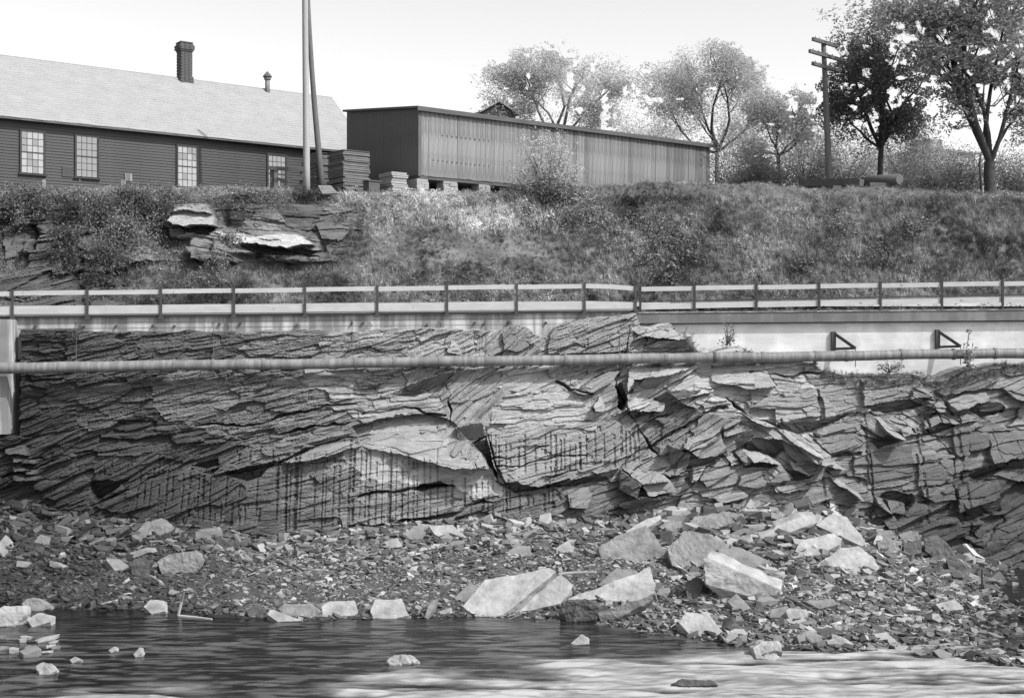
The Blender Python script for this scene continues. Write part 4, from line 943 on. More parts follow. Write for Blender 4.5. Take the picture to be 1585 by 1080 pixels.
# ------------------------------------------------------------------ loose rocks
def hull_mesh(pts, name, sub=0, rough=0, seed=0):
    bm = bmesh.new()
    for p in pts: bm.verts.new(p)
    r = bmesh.ops.convex_hull(bm, input=bm.verts)
    bmesh.ops.delete(bm, geom=[g for g in r['geom_interior'] if isinstance(g, bmesh.types.BMVert)] , context='VERTS') if r['geom_interior'] else None
    bmesh.ops.dissolve_limit(bm, angle_limit=math.radians(9), verts=bm.verts, edges=bm.edges)
    if sub:
        bmesh.ops.bevel(bm, geom=bm.edges[:], offset=rough * .45, segments=1, affect='EDGES', clamp_overlap=True)
        bmesh.ops.triangulate(bm, faces=bm.faces)
        for _ in range(sub):
            L0 = sum(e.calc_length() for e in bm.edges) / len(bm.edges)
            es = [e for e in bm.edges if e.calc_length() > L0 * .75]
            bmesh.ops.subdivide_edges(bm, edges=es, cuts=1); bmesh.ops.triangulate(bm, faces=bm.faces)
        from mathutils import noise
        off = Vector((seed * 3.7, seed, 0))
        for v in bm.verts:
            s = v.co / .42 + off
            n_ = noise.noise(s) + .6 * noise.noise(s * 2.6) + .45 * noise.noise(s * 6)
            st_ = .8 * noise.noise(Vector((s.x * .5, s.y * .5 + seed, s.z * 2.6)))
            v.co += Vector(noise.noise_vector(s * .7)) * rough * .6
            v.co += v.normal * (n_ * 1.1 + st_ * 1.0) * rough * 1.25
    bmesh.ops.triangulate(bm, faces=bm.faces)
    bmesh.ops.recalc_face_normals(bm, faces=bm.faces)
    me = bpy.data.meshes.new(name); bm.to_mesh(me); bm.free(); return me
def slab_pts(rr, fl):
    n = rr.randint(5, 7); pts = []
    a0 = rr.uniform(0, 6)
    for k in range(n):
        a = a0 + 2 * math.pi * k / n + rr.uniform(-.35, .35); r = rr.uniform(.32, .55)
        x = r * math.cos(a) * 1.15; y = r * math.sin(a) * .85
        t = fl * rr.uniform(.8, 1.1)
        pts.append((x, y, t / 2 + rr.uniform(-.06, .06) * fl)); pts.append((x * rr.uniform(.8, 1.12), y * rr.uniform(.8, 1.12), -t / 2))
    return pts
rr = random.Random(21)
ROCKS = [hull_mesh(slab_pts(rr, f), 'rock', 1, .012, i) for i, f in enumerate([.16, .2, .22, .28, .32, .4, .45, .5, .6, .25, .18, .35, .14, .3])]
CHIPS = [hull_mesh(slab_pts(rr, f), 'chip') for f in (.10, .14, .2, .3, .08, .4)]
for i, me in enumerate(CHIPS):
    me.transform(Matrix.Diagonal((1.5 if i % 2 else 1.15, 1 if i % 3 else .7, 1, 1)))
for me in ROCKS: me.materials.append(M['rock'])
ROCKV = {}
for k in ('rock', 'rockdark', 'rockpale'):
    ROCKV[k] = []
    for me in ROCKS:
        q = me.copy(); q.materials.clear(); q.materials.append(M[k]); ROCKV[k].append(q)

# hero boulders: faces measured as (picture x, picture y, height above water)
def boulder(name, pts, m, label, cat='boulder', thick=(0, .5, -.3), rough=.035, group=None, sub=4, lean=.85, parent=None, base=None):
    """outline of the visible face as seen; the face leans back from the ground it stands on"""
    low = max(pts, key=lambda p: p[1])
    B_ = base or ground_hit(low[0], low[1])
    D0 = B_.y + .05; zb = B_.z
    if zb < 0.06: D0 = (EYE) * F / (low[1] - CY); zb = 0.0
    P = []
    for (px_, py_, _z) in pts:
        a = (py_ - CY) / F; D_ = (D0 + lean * (EYE - zb)) / (1 + lean * a); P.append(at(px_, py_, D_))
    t = Vector(thick); t.y = max(t.y, .35)
    Q = P + [p + t for p in P] + [p + Vector((0, .25, -.35)) for p in P if p.z < zb + .35]
    c = sum(Q, Vector()) / len(Q); zmin = min(q.z for q in Q); org = Vector((c.x, c.y, zmin))
    if parent is not None: org = Vector(parent.location)
    me = hull_mesh([q - org for q in Q], name, sub, rough, len(label) + 1)
    o = link(name, me, m, parent)
    if parent is None: o.location = org; tag(o, label, cat, group)
    return o
def drop(z, px_, py_): return z
# B1: great split boulder
c = onz(800, 950, 0); e1 = empty('split_boulder', (c.x, c.y, -.2), 0, 'great pale boulder at the waterline, split by a diagonal crack', 'boulder')
boulder('boulder_half', [(715,937,.30),(724,928,.45),(752,897,.95),(768,898,1.0),(800,894,1.1),(850,879,1.35),(862,884,1.3),(845,897,1.05),(797,932,.4),(790,944,.15),(775,954,.02),(735,953,.02)], M['rockpale'], '', thick=(0,.55,-.5), parent=e1, rough=.022, lean=1.15, base=onz(775,954,0))
boulder('boulder_half', [(800,934,.28),(846,900,.88),(868,888,1.1),(886,905,.9),(882,916,.7),(868,933,.35),(840,941,.2),(805,948,.12)], M['rockpale'], '', thick=(0,.6,-.6), parent=e1, rough=.018, lean=1.0, base=onz(775,954,0))
# B2: long tilted slab
c = onz(940, 950, 0); e2 = empty('tilted_boulder', (c.x, c.y, -.2), 0, 'long pale slab tipped up to the right behind the pool, dark at its foot', 'boulder')
boulder('boulder_top', [(878,927,.75),(925,915,.95),(962,894,1.3),(965,889,1.35),(1005,878,1.55),(1014,905,1.15),(1010,923,.85),(985,932,.65),(945,945,.4),(915,940,.5),(890,938,.6)], M['rockpale'], '', thick=(.05,.5,-.25), parent=e2, rough=.03, lean=1.0, base=onz(900,958,0))
boulder('boulder_foot', [(866,946,.35),(872,930,.7),(905,925,.8),(925,935,.6),(930,950,.3),(918,962,.02),(880,962,.02),(866,955,.1)], M['rockdark'], '', thick=(.1,.5,-.2), parent=e2, rough=.035, lean=.1, base=onz(900,960,0))
boulder('boulder_foot', [(925,948,.3),(1010,920,.75),(1012,926,.62),(960,955,.1),(930,962,.0)], M['rock'], '', thick=(.0,.35,-.25), parent=e2, rough=.02, lean=.0, base=onz(940,958,0))
HERO = [
 ('tilted_slab',[(925,905,1.1),(950,882,1.5),(975,878,1.6),(985,885,1.5),(1000,892,1.3),(960,910,1.0)],'rock','grey slab leaning behind the long tipped slab','slab',(0,.4,-.3),.02),
 ('block_boulder',[(1088,864,1.75),(1094,862,1.9),(1204,910,1.1),(1206,912,.85),(1192,926,.5),(1168,925,.45),(1120,912,.6),(1092,903,.75)],'rockpale','big pale-topped block lying along the beach, right of the tipped slab','boulder',(.28,.85,.10),.03),
 ('slab',[(1060,902,.8),(1078,893,1.0),(1088,905,.8),(1080,928,.4),(1064,930,.35)],'rockdark','dark upright block left of the big pale-topped block','boulder',(.2,.4,-.1),.03),
 ('slab',[(1125,930,.45),(1140,918,.7),(1165,945,.3),(1160,950,.15),(1140,945,.2)],'rock','dark wedge of stone under the front of the big pale-topped block','rock',(.1,.4,-.1),.02),
 ('slab',[(1050,962,.25),(1062,948,.45),(1095,950,.45),(1118,978,.05),(1105,985,.0),(1070,985,.0)],'rockpale','pale cracked slab at the water edge below the big block','slab',(.1,.5,-.1),.02),
 ('waterline_boulder',[(1165,1002,.2),(1180,991,.4),(1205,994,.4),(1212,1006,.15),(1200,1022,.0),(1170,1018,.0)],'rockpale','rounded pale boulder standing in the river below the shore','boulder',(0,.5,-.1),.035),
 ('slab',[(1232,984,.35),(1250,975,.55),(1270,982,.45),(1275,998,.15),(1240,1000,.12)],'rock','round grey rock at the right water edge','rock',(0,.4,-.1),.03),
 ('slab',[(1280,992,.3),(1300,984,.4),(1322,996,.15),(1300,1002,.1)],'rockpale','small pale flat stone at the right water edge','rock',(0,.3,-.1),.02),
 ('flat_slab',[(1448,935,.95),(1478,926,1.05),(1492,942,.8),(1458,946,.72)],'rockpale','lone pale flat slab on the stones far right','slab',(.0,.25,-.2),.02),
 ('long_slab',[(1310,894,1.5),(1350,891,1.6),(1400,902,1.35),(1404,908,1.2),(1370,906,1.2),(1312,905,1.25)],'rock','long low dark-faced slab above the right beach','slab',(0,.5,-.05),.02),
 ('slab',[(1245,930,.8),(1290,926,.95),(1298,935,.75),(1268,942,.6)],'rock','flat wedge slab in the middle of the right beach','slab',(0,.3,-.1),.02),
 ('slab',[(1216,945,.55),(1222,940,.65),(1248,943,.6),(1250,960,.3),(1222,962,.28)],'rockpale','square pale stone on the beach right of the big block','rock',(.1,.3,-.1),.02),
 ('dome_slab',[(1268,870,2.0),(1300,848,2.5),(1330,845,2.5),(1352,862,2.1),(1362,878,1.7),(1350,888,1.5),(1300,886,1.5),(1270,880,1.7)],'rockpale','broad smooth pale dome of rock below the right face','boulder',(.1,1.0,-.5),.03),
 ('dome_slab',[(1230,852,2.3),(1240,835,2.7),(1290,825,2.95),(1303,833,2.8),(1300,842,2.6),(1262,862,2.1),(1245,860,2.1)],'rockpale','pale slab left of the smooth dome, split off by a dark crack','slab',(.1,.6,-.4),.025),
 ('ledge_slab',[(1188,832,2.6),(1200,815,3.0),(1240,800,3.3),(1262,800,3.35),(1265,808,3.1),(1225,824,2.75),(1192,834,2.5)],'rockpale','curved pale ledge slab above a dark hollow','slab',(.05,.7,.1),.02),
 ('ledge_slab',[(1262,812,3.1),(1285,796,3.4),(1310,800,3.3),(1335,830,2.7),(1345,850,2.3),(1325,842,2.5),(1300,825,2.9)],'rockpale','pale slab running down to the right above the smooth dome','slab',(.1,.7,-.3),.02),
 ('corner_block',[(1062,812,2.7),(1075,800,3.0),(1120,790,3.2),(1150,795,3.1),(1152,803,2.9),(1125,815,2.6),(1098,822,2.4),(1070,818,2.5)],'rock','wide broken block on top of the rubble below the centre right face','boulder',(0,.6,-.5),.04),
 ('corner_block',[(925,848,1.9),(955,830,2.3),(1000,812,2.7),(1022,840,2.1),(1030,862,1.6),(985,868,1.45),(930,866,1.5)],'rock','large grey boulder with a ridged back in the middle of the rubble','boulder',(.1,.7,-.4),.04),
 ('corner_block',[(968,822,2.5),(1000,803,2.9),(1022,797,3.0),(1024,803,2.85),(1000,818,2.5),(975,832,2.2)],'rockpale','narrow pale slab resting on the ridged boulder','slab',(.05,.3,-.2),.02),
 ('corner_block',[(1032,848,2.0),(1060,822,2.6),(1095,825,2.5),(1128,845,2.0),(1120,860,1.6),(1080,880,1.2),(1040,875,1.25)],'rock','broad grey hump of rock between the ridged boulder and the big block','boulder',(.1,.8,-.4),.04),
 ('corner_block',[(1110,850,1.9),(1150,848,2.0),(1190,868,1.6),(1180,882,1.3),(1130,878,1.4)],'rock','low grey hump behind the big pale-topped block','boulder',(.1,.6,-.4),.03),
 ('corner_block',[(1020,815,2.5),(1040,803,2.8),(1055,806,2.75),(1058,820,2.4),(1035,826,2.3)],'rock','square stone at the cliff foot right of the narrow slab','rock',(.1,.4,-.2),.03),
 ('pale_slab',[(663,813,1.4),(700,812,1.45),(723,831,1.05),(718,836,.9),(690,837,.9),(672,826,1.1)],'rockpale','bright flat slab at the foot of the drilled rock, left of centre','slab',(.0,.35,-.1),.015),
 ('foot_slab',[(623,825,1.15),(640,815,1.35),(660,822,1.2),(655,834,.95),(628,835,.95)],'rock','dull grey stone beside the bright flat slab','rock',(0,.35,-.1),.02),
 ('foot_slab',[(596,838,.9),(616,832,1.0),(622,846,.7),(600,848,.66)],'rockpale','small bright block below the dull grey stone','rock',(0,.3,-.1),.02),
 ('foot_slab',[(860,848,1.4),(880,835,1.6),(888,850,1.3),(885,857,1.15),(862,856,1.15)],'rockpale','upright pale stone in the middle rubble','rock',(0,.3,-.1),.02),
 ('foot_slab',[(782,856,1.0),(800,843,1.2),(820,845,1.2),(822,860,.9),(790,863,.85)],'rock','grey rounded stone in the middle rubble','rock',(0,.3,-.1),.02),
 ('foot_slab',[(808,826,1.35),(830,818,1.5),(830,832,1.2),(812,834,1.15)],'rock','square grey stone right under the drilled face','rock',(0,.3,-.1),.02),
 ('waterline_slab',[(497,938,.28),(510,930,.45),(548,929,.5),(553,946,.2),(550,953,.04),(500,954,.04)],'rockpale','bright block in the row of stones at the pool edge, left one of two','rock',(0,.4,-.1),.02),
 ('waterline_slab',[(573,946,.2),(580,928,.5),(620,926,.55),(632,952,.05),(610,957,.0),(578,956,.0)],'rockpale','bright cracked block at the pool edge, right one of two','rock',(0,.4,-.1),.02),
 ('waterline_slab',[(413,950,.1),(418,942,.25),(440,948,.2),(468,960,.02),(430,962,.0)],'rockpale','thin bright slab slipping into the pool','slab',(0,.25,-.1),.012),
 ('waterline_slab',[(430,942,.3),(440,934,.45),(480,935,.45),(497,945,.25),(485,956,.05),(440,952,.1)],'rock','rounded grey boulder at the pool edge behind the thin slab','boulder',(0,.45,-.1),.03),
 ('waterline_slab',[(380,944,.25),(395,934,.45),(410,945,.2),(405,956,.0),(385,954,.0)],'rockdark','small dark boulder left of the thin slab','rock',(0,.35,-.1),.03),
 ('waterline_slab',[(703,925,.5),(728,901,.9),(742,908,.8),(720,932,.4),(712,934,.35)],'rock','grey wedge leaning against the great split boulder','rock',(0,.3,-.15),.02),
 ('waterline_slab',[(672,948,.15),(698,940,.3),(700,948,.12),(688,953,.02)],'rockpale','little flat pale stone left of the great split boulder','rock',(0,.25,-.1),.01),
 ('waterline_slab',[(657,955,.0),(664,935,.4),(676,925,.55),(672,938,.3),(662,957,.0)],'rock','thin upright sliver of stone at the pool edge','rock',(.05,.15,-.05),.01),
 ('cliff_foot_block',[(228,829,1.9),(235,806,2.3),(250,801,2.4),(260,806,2.3),(257,823,1.95),(240,832,1.75)],'rock','dark faceted block standing on the left rubble','boulder',(.15,.4,-.3),.02),
 ('cliff_foot_block',[(210,825,1.9),(226,806,2.3),(233,806,2.3),(225,830,1.8),(212,832,1.75)],'rock','slab leaning on the dark faceted block','slab',(.05,.3,-.2),.015),
 ('cliff_foot_block',[(302,825,1.9),(308,820,2.05),(340,815,2.15),(343,829,1.8),(310,830,1.75)],'rock','layered block on the rubble below the left drill holes','boulder',(0,.5,-.1),.03),
 ('cliff_foot_block',[(333,840,1.55),(340,833,1.75),(365,835,1.7),(368,848,1.35),(340,852,1.3)],'rockdark','dark block below the layered block','rock',(0,.4,-.1),.03),
 ('cliff_foot_block',[(243,868,1.1),(262,858,1.4),(305,851,1.6),(312,864,1.3),(300,885,.8),(250,888,.75)],'rock','broad split boulder on the left shore','boulder',(0,.6,-.2),.04),
 ('cliff_foot_block',[(200,870,1.1),(215,862,1.3),(230,870,1.1),(228,893,.6),(205,890,.65)],'rockdark','dark squat boulder left of the broad split boulder','boulder',(0,.5,-.1),.04),
 ('cliff_foot_block',[(4,828,1.9),(14,812,2.2),(25,822,2.0),(22,829,1.85)],'rock','single triangular stone on the far left slope','rock',(0,.3,-.1),.02),
 ('cliff_foot_block',[(52,838,1.75),(62,827,2.0),(75,830,1.9),(76,842,1.6),(60,844,1.55)],'rock','six-sided grey stone on the far left slope','rock',(0,.3,-.1),.02),
 ('river_boulder',[(-10,950,.4),(5,938,.6),(35,938,.6),(40,950,.4),(20,968,.02),(-10,970,.0)],'rockpale','bright boulder cut by the left edge of the picture','boulder',(0,.5,-.1),.03),
 ('river_boulder',[(33,933,.45),(42,925,.65),(60,927,.6),(78,940,.3),(60,946,.2),(40,944,.25)],'rock','grey humped boulder behind the bright one at the left edge','boulder',(0,.5,-.1),.03),
 ('river_boulder',[(40,958,.2),(60,948,.4),(80,953,.3),(78,962,.1),(50,970,.0)],'rockpale','bright flattish rock in front of the grey humped boulder','rock',(0,.35,-.1),.02),
 ('river_boulder',[(55,1032,.12),(66,1024,.3),(80,1026,.25),(88,1036,.02),(75,1044,.0),(62,1043,.0)],'rockpale','pale rock alone in the river near the lower left corner','rock',(0,.35,-.15),.03),
 ('river_boulder',[(108,1020,.12),(116,1015,.2),(126,1020,.05),(112,1026,.0)],'rockpale','tiny pale rock just right of the lower left corner rock','rock',(0,.2,-.15),.015),
 ('river_boulder',[(168,1006,.1),(176,1000,.2),(180,1006,.02),(172,1010,.0)],'rockpale','small white stone tip in the dark pool, left of two','rock',(0,.15,-.1),.01),
 ('river_boulder',[(206,1012,.1),(216,1001,.28),(219,1010,.05),(210,1017,.0)],'rockpale','small white stone tip in the dark pool, right of two','rock',(0,.15,-.1),.01),
 ('river_boulder',[(222,938,.25),(232,927,.5),(252,930,.45),(256,945,.1),(235,950,.05)],'rockpale','bright white block at the left water edge beside the bent stick','rock',(0,.3,-.1),.02),
 ('river_boulder',[(883,995,.08),(900,981,.42),(912,988,.25),(912,996,.02),(890,998,.0)],'rockpale','pointed rock with a bright face standing in the middle of the river','rock',(0,.35,-.15),.02),
 ('river_boulder',[(597,1023,.05),(610,1014,.22),(635,1014,.22),(648,1022,.04),(630,1028,.0),(605,1029,.0)],'rockpale','low knobbly rock awash in the river left of centre','rock',(0,.3,-.2),.05),
 ('river_boulder',[(1037,1058,.05),(1055,1050,.18),(1100,1051,.16),(1110,1059,.02),(1060,1062,.0)],'rockdark','flat dark rock awash in the rapids at the bottom','rock',(0,.3,-.2),.03),
 ('river_boulder',[(1168,1016,.05),(1200,1005,.28),(1212,1008,.2),(1205,1016,.05),(1178,1022,.0)],'rockdark','dark jagged rock in front of the rounded pale boulder','rock',(0,.2,-.2),.03),
 ('face_block',[(1430,834,1.9),(1447,827,2.15),(1462,838,1.9),(1480,862,1.4),(1458,872,1.15),(1432,852,1.5)],'rockdark','dark angular block at the foot of the right face','boulder',(.3,.7,-.1),.03),
 ('face_block',[(1357,838,2.2),(1375,832,2.4),(1395,850,1.95),(1380,860,1.7),(1360,852,1.85)],'rock','rounded grey block right of the smooth dome','boulder',(.1,.5,-.2),.03),
 ('face_block',[(1355,822,2.6),(1380,820,2.6),(1385,832,2.3),(1358,836,2.25)],'rock','square block above the rounded grey one','boulder',(.1,.5,-.2),.03),
 ('face_block',[(1398,840,2.1),(1425,836,2.2),(1428,855,1.75),(1400,862,1.6)],'rockdark','dark square block between the rounded grey one and the angular one','boulder',(.1,.5,-.2),.03),
 ('face_block',[(1390,827,2.4),(1410,820,2.6),(1420,830,2.35),(1400,838,2.1)],'rock','tilted tile of rock above the dark square block','rock',(.1,.3,-.2),.02),
 ('face_block',[(1465,868,1.2),(1480,862,1.4),(1510,885,.9),(1500,892,.7),(1470,885,.8)],'rockdark','long dark slab sliding off the right face foot','slab',(.2,.5,-.1),.03),
]
for nm, pts, mk, lb, ct, th, rg in HERO:
    boulder(nm, pts, M[mk], lb, ct, th, rg * .8, sub=3 if len(pts) < 6 else 4, lean={'block_boulder': .12, 'cliff_foot_block': .4, 'face_block': .45, 'corner_block': .9, 'dome_slab': 1.3, 'river_boulder': .6}.get(nm, .8))

# counted loose stones: about 300 separate ones, largest first; the rest of the rubble is stuff below
ZONES = [ # pixel polygon, number, size range, material weights (rock, dark, pale), label parts
 ([(0,800),(120,800),(320,818),(420,840),(420,862),(300,860),(180,890),(0,880)], 62, (.3,.8), (5,5,.6), 'on the dark rubble slope at the far left', 'stones on the left slope'),
 ([(420,835),(620,818),(760,808),(950,805),(950,870),(800,865),(600,850),(430,858)], 70, (.28,.75), (6,1.5,2.5), 'in the rubble at the foot of the drilled rock', 'stones below the drilled rock'),
 ([(1000,835),(1060,802),(1190,790),(1260,798),(1190,860),(1250,895),(1330,900),(1240,905),(1100,850)], 62, (.28,.75), (6,1,2.5), 'in the steep rubble heap right of centre', 'stones in the right heap'),
 ([(1010,900),(1060,900),(1230,920),(1440,905),(1500,960),(1420,1000),(1250,1000),(1130,985),(1000,965)], 62, (.25,.7), (5,2,3), 'on the beach in the right foreground', 'stones on the right beach'),
 ([(0,985),(90,985),(95,1005),(20,1030),(0,1030)], 12, (.3,.75), (2,0,4), 'in the shallow cluster near the left edge', 'river stones at the left edge'),
 ([(340,932),(560,925),(660,930),(650,955),(380,955)], 14, (.25,.5), (4,2,4), 'along the pool edge left of the split boulder', 'stones at the pool edge'),
 ([(250,885),(80,930),(120,945),(280,935)], 16, (.22,.45), (2,2,3), 'on the low spit at the left water edge', 'stones on the left spit')]
placed = []; allst = []
LAND = [(10,822,'the lone triangular stone'),(63,835,'the six-sided grey stone'),(150,850,'the dark middle of the left slope'),(242,818,'the dark faceted block'),(322,822,'the layered block'),(215,878,'the dark squat boulder'),
 (280,868,'the broad split boulder'),(400,850,'the foot of the left drill holes'),(480,840,'the tallest drill grooves'),(545,832,'the long central drill grooves'),(640,830,'the dull grey stone by the bright flat slab'),(692,825,'the bright flat slab'),
 (805,852,'the grey rounded stone'),(820,825,'the square stone under the drilled face'),(873,846,'the upright pale stone'),(975,840,'the ridged boulder'),(1010,808,'the narrow pale slab'),(1110,805,'the wide broken block'),(1080,850,'the broad grey hump'),
 (1215,818,'the pale ledge slab'),(1270,848,'the dark crack in the pale slabs'),(1315,862,'the smooth pale dome'),(1150,868,'the low hump behind the pale-topped block'),(1150,895,'the big pale-topped block'),(1070,912,'the dark upright block'),
 (1085,965,'the pale cracked slab'),(1145,935,'the dark wedge'),(1232,950,'the square pale beach stone'),(1270,935,'the flat wedge slab'),(1355,900,'the long low slab'),(1252,987,'the round rock at the right water edge'),(1300,993,'the small pale flat stone'),
 (1470,938,'the lone pale flat slab'),(1400,960,'the open right beach'),(1030,935,'the tipped slab'),(800,920,'the great split boulder'),(600,942,'the bright cracked block'),(525,942,'the bright left block at the pool'),(440,948,'the thin bright slab'),
 (390,945,'the small dark pool boulder'),(240,938,'the bright white block'),(150,940,'the tip of the left spit'),(282,930,'the upright pale stick'),(20,1000,'the left picture edge'),(70,1035,'the lower left corner rock'),(60,990,'the bright flattish rock')]
TN = {'rock': 'grey', 'rockdark': 'dark wet', 'rockpale': 'pale'}
for poly, n, (sa, sb), wts, lab, grp in ZONES:
    xs = [p[0] for p in poly]; ys = [p[1] for p in poly]; c = 0; tries = 0
    while c < n and tries < 4000:
        tries += 1
        px_ = rr.uniform(min(xs), max(xs)); py_ = rr.uniform(min(ys), max(ys))
        if not inpoly(np.array([px_]), np.array([py_]), poly)[0]: continue
        P = ground_hit(px_, py_) if 'shallow' not in lab else onz(px_, py_, .02)
        s = sa + (sb - sa) * rr.random() ** 2.2
        if any((P - q).length < (s + t) * .38 for q, t in placed): continue
        placed.append((P, s)); c += 1
        mk = rr.choices(['rock', 'rockdark', 'rockpale'], wts)[0]; mi = rr.randrange(len(ROCKS)) if 'shallow' not in lab else rr.choice((4, 5, 6, 7, 13))
        o = bpy.data.objects.new('loose_stone', ROCKV[mk][mi]); COL.objects.link(o)
        o.location = P + Vector((0, 0, s * .04)); o.scale = (s * rr.uniform(.9, 1.5), s * rr.uniform(.8, 1.1), s * rr.uniform(.6, 1.15))
        o.rotation_euler = (rr.gauss(.12, .28), rr.gauss(0, .28), rr.uniform(0, 6.28))
        if 'shallow' in lab: o.rotation_euler = (rr.gauss(0, .1), rr.gauss(0, .1), rr.uniform(0, 6.28)); o.scale.z *= .8
        allst.append((o, px_))
        sh = 'flat' if mi in (0, 1, 2, 9, 10, 12) else 'blocky'
        sz = 'large' if s > sa + (sb - sa) * .5 else 'small'
        near = min(LAND, key=lambda q: math.hypot(q[0] - px_, (q[1] - py_) * 1.6))
        side = ('left of' if px_ < near[0] - 12 else 'right of' if px_ > near[0] + 12 else 'in front of' if py_ > near[1] else 'behind')
        tag(o, '%s %s %s stone %s %s' % (sz, TN[mk], sh, side, near[2]), 'stone', grp)

from collections import defaultdict
by = defaultdict(list)
for o, px_ in allst: by[o['label']].append((px_, o))
for lb, q in by.items():
    if len(q) < 2: continue
    q.sort(key=lambda t: t[0]); nm = {2: ['left', 'right'], 3: ['left', 'middle', 'right']}.get(len(q), ['leftmost', 'second', 'third', 'fourth', 'fifth', 'sixth', 'seventh', 'eighth', 'ninth'])
    for (p_, o), w in zip(q, nm): o['label'] = w + ' ' + lb
# ------------------------------------------------------------------ scattering by instances (stuff)
def scatter(name, pts, scale, tone, rot, variants, label, pick=None):
    me = bpy.data.meshes.new(name); n = len(pts)
    me.vertices.add(n); me.vertices.foreach_set('co', np.asarray(pts, np.float32).ravel())
    attr(me, 'sc', scale); attr(me, 'tone', tone)
    a = me.attributes.new('rot', 'FLOAT_VECTOR', 'POINT'); a.data.foreach_set('vector', np.asarray(rot, np.float32).ravel())
    a = me.attributes.new('pk', 'INT', 'POINT'); a.data.foreach_set('value', (RNG.integers(0, len(variants), n) if pick is None else pick).astype(np.int32))
    o = link(name, me); tag(o, label, kind='stuff')
    ng = bpy.data.node_groups.new(name, 'GeometryNodeTree')
    ng.interface.new_socket('Geometry', in_out='INPUT', socket_type='NodeSocketGeometry'); ng.interface.new_socket('Geometry', in_out='OUTPUT', socket_type='NodeSocketGeometry')
    N = ng.nodes; K = ng.links; gi = N.new('NodeGroupInput'); go = N.new('NodeGroupOutput')
    jn = N.new('GeometryNodeGeometryToInstance')
    for v in reversed(variants):
        oi = N.new('GeometryNodeObjectInfo'); oi.inputs['Object'].default_value = v; K.new(oi.outputs['Geometry'], jn.inputs[0])
    ip = N.new('GeometryNodeInstanceOnPoints'); ip.inputs['Pick Instance'].default_value = True
    def na(nm, t):
        q = N.new('GeometryNodeInputNamedAttribute'); q.data_type = t; q.inputs['Name'].default_value = nm; return q.outputs['Attribute']
    K.new(gi.outputs[0], ip.inputs['Points']); K.new(jn.outputs[0], ip.inputs['Instance'])
    K.new(na('pk', 'INT'), ip.inputs['Instance Index'])
    K.new(na('rot', 'FLOAT_VECTOR'), ip.inputs['Rotation']); K.new(na('sc', 'FLOAT'), ip.inputs['Scale'])
    K.new(ip.outputs[0], go.inputs[0])
    md = o.modifiers.new('scatter', 'NODES'); md.node_group = ng
    return o
def src(me, m):
    me.materials.clear(); me.materials.append(m); return bpy.data.objects.new(me.name, me)
CH = [src(m, M['gravel']) for m in CHIPS]
# chips and rubble on the shore
n = 115000
gx_ = RNG.uniform(-22, 24, n); gy_ = RNG.uniform(31, 50, n)
z_ = shore_z(gx_, gy_); pxx = CX + F * gx_ / gy_; Dw = np.interp(pxx, _pg, _Dw); Db = np.interp(pxx, _pg, _Db)
ok = (gy_ > Dw - .15) & (gy_ < Db + .4) & (pxx > -60) & (pxx < 1660)
gx_, gy_, z_, pxx, Dw, Db = [a[ok] for a in (gx_, gy_, z_, pxx, Dw, Db)]
t = (gy_ - Dw) / (Db - Dw)
big = np.interp(t, [0, .3, .65, 1], [.9, .7, 1.0, 2.0]) * np.where(pxx > 1000, 1.45, 1) * np.where(pxx < 250, 1.15, 1)
sc_ = (.065 + .22 * RNG.random(len(t)) ** 6) * big
kp = RNG.random(len(t)) < np.clip(1.1 / big ** 1.1, .2, 1)
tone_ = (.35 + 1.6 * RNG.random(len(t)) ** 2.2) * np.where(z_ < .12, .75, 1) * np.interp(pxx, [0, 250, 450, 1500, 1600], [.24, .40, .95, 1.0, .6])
rot_ = np.stack([RNG.normal(.1, .3, len(t)), RNG.normal(0, .3, len(t)), RNG.uniform(0, 6.28, len(t))], -1)
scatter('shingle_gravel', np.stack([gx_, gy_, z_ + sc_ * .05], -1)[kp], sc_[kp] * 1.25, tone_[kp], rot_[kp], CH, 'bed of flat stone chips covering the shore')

# ------------------------------------------------------------------ plants
def blade_tuft(n, h, w, spread, lean, rg):
    V = []; Fc = []
    for i in range(n):
        a = rg.uniform(0, 6.28); r = spread * math.sqrt(rg.random()); x0, y0 = r * math.cos(a), r * math.sin(a)
        d = rg.uniform(0, 6.28); l = lean * rg.uniform(.3, 1); hh = h * rg.uniform(.55, 1.1); f = rg.uniform(0, 3.14)
        wx, wy = w * math.cos(f), w * math.sin(f); k = len(V)
        mx, my = x0 + math.cos(d) * l * .35, y0 + math.sin(d) * l * .35; tx, ty = x0 + math.cos(d) * l, y0 + math.sin(d) * l
        V += [(x0 - wx, y0 - wy, 0), (x0 + wx, y0 + wy, 0), (mx + wx * .8, my + wy * .8, hh * .6), (mx - wx * .8, my - wy * .8, hh * .6), (tx, ty, hh)]
        Fc += [(k, k + 1, k + 2, k + 3), (k + 3, k + 2, k + 4, k + 4)]
    me = bpy.data.meshes.new('tuft'); me.from_pydata(V, [], [f if f[2] != f[3] else f[:3] for f in Fc]); return me
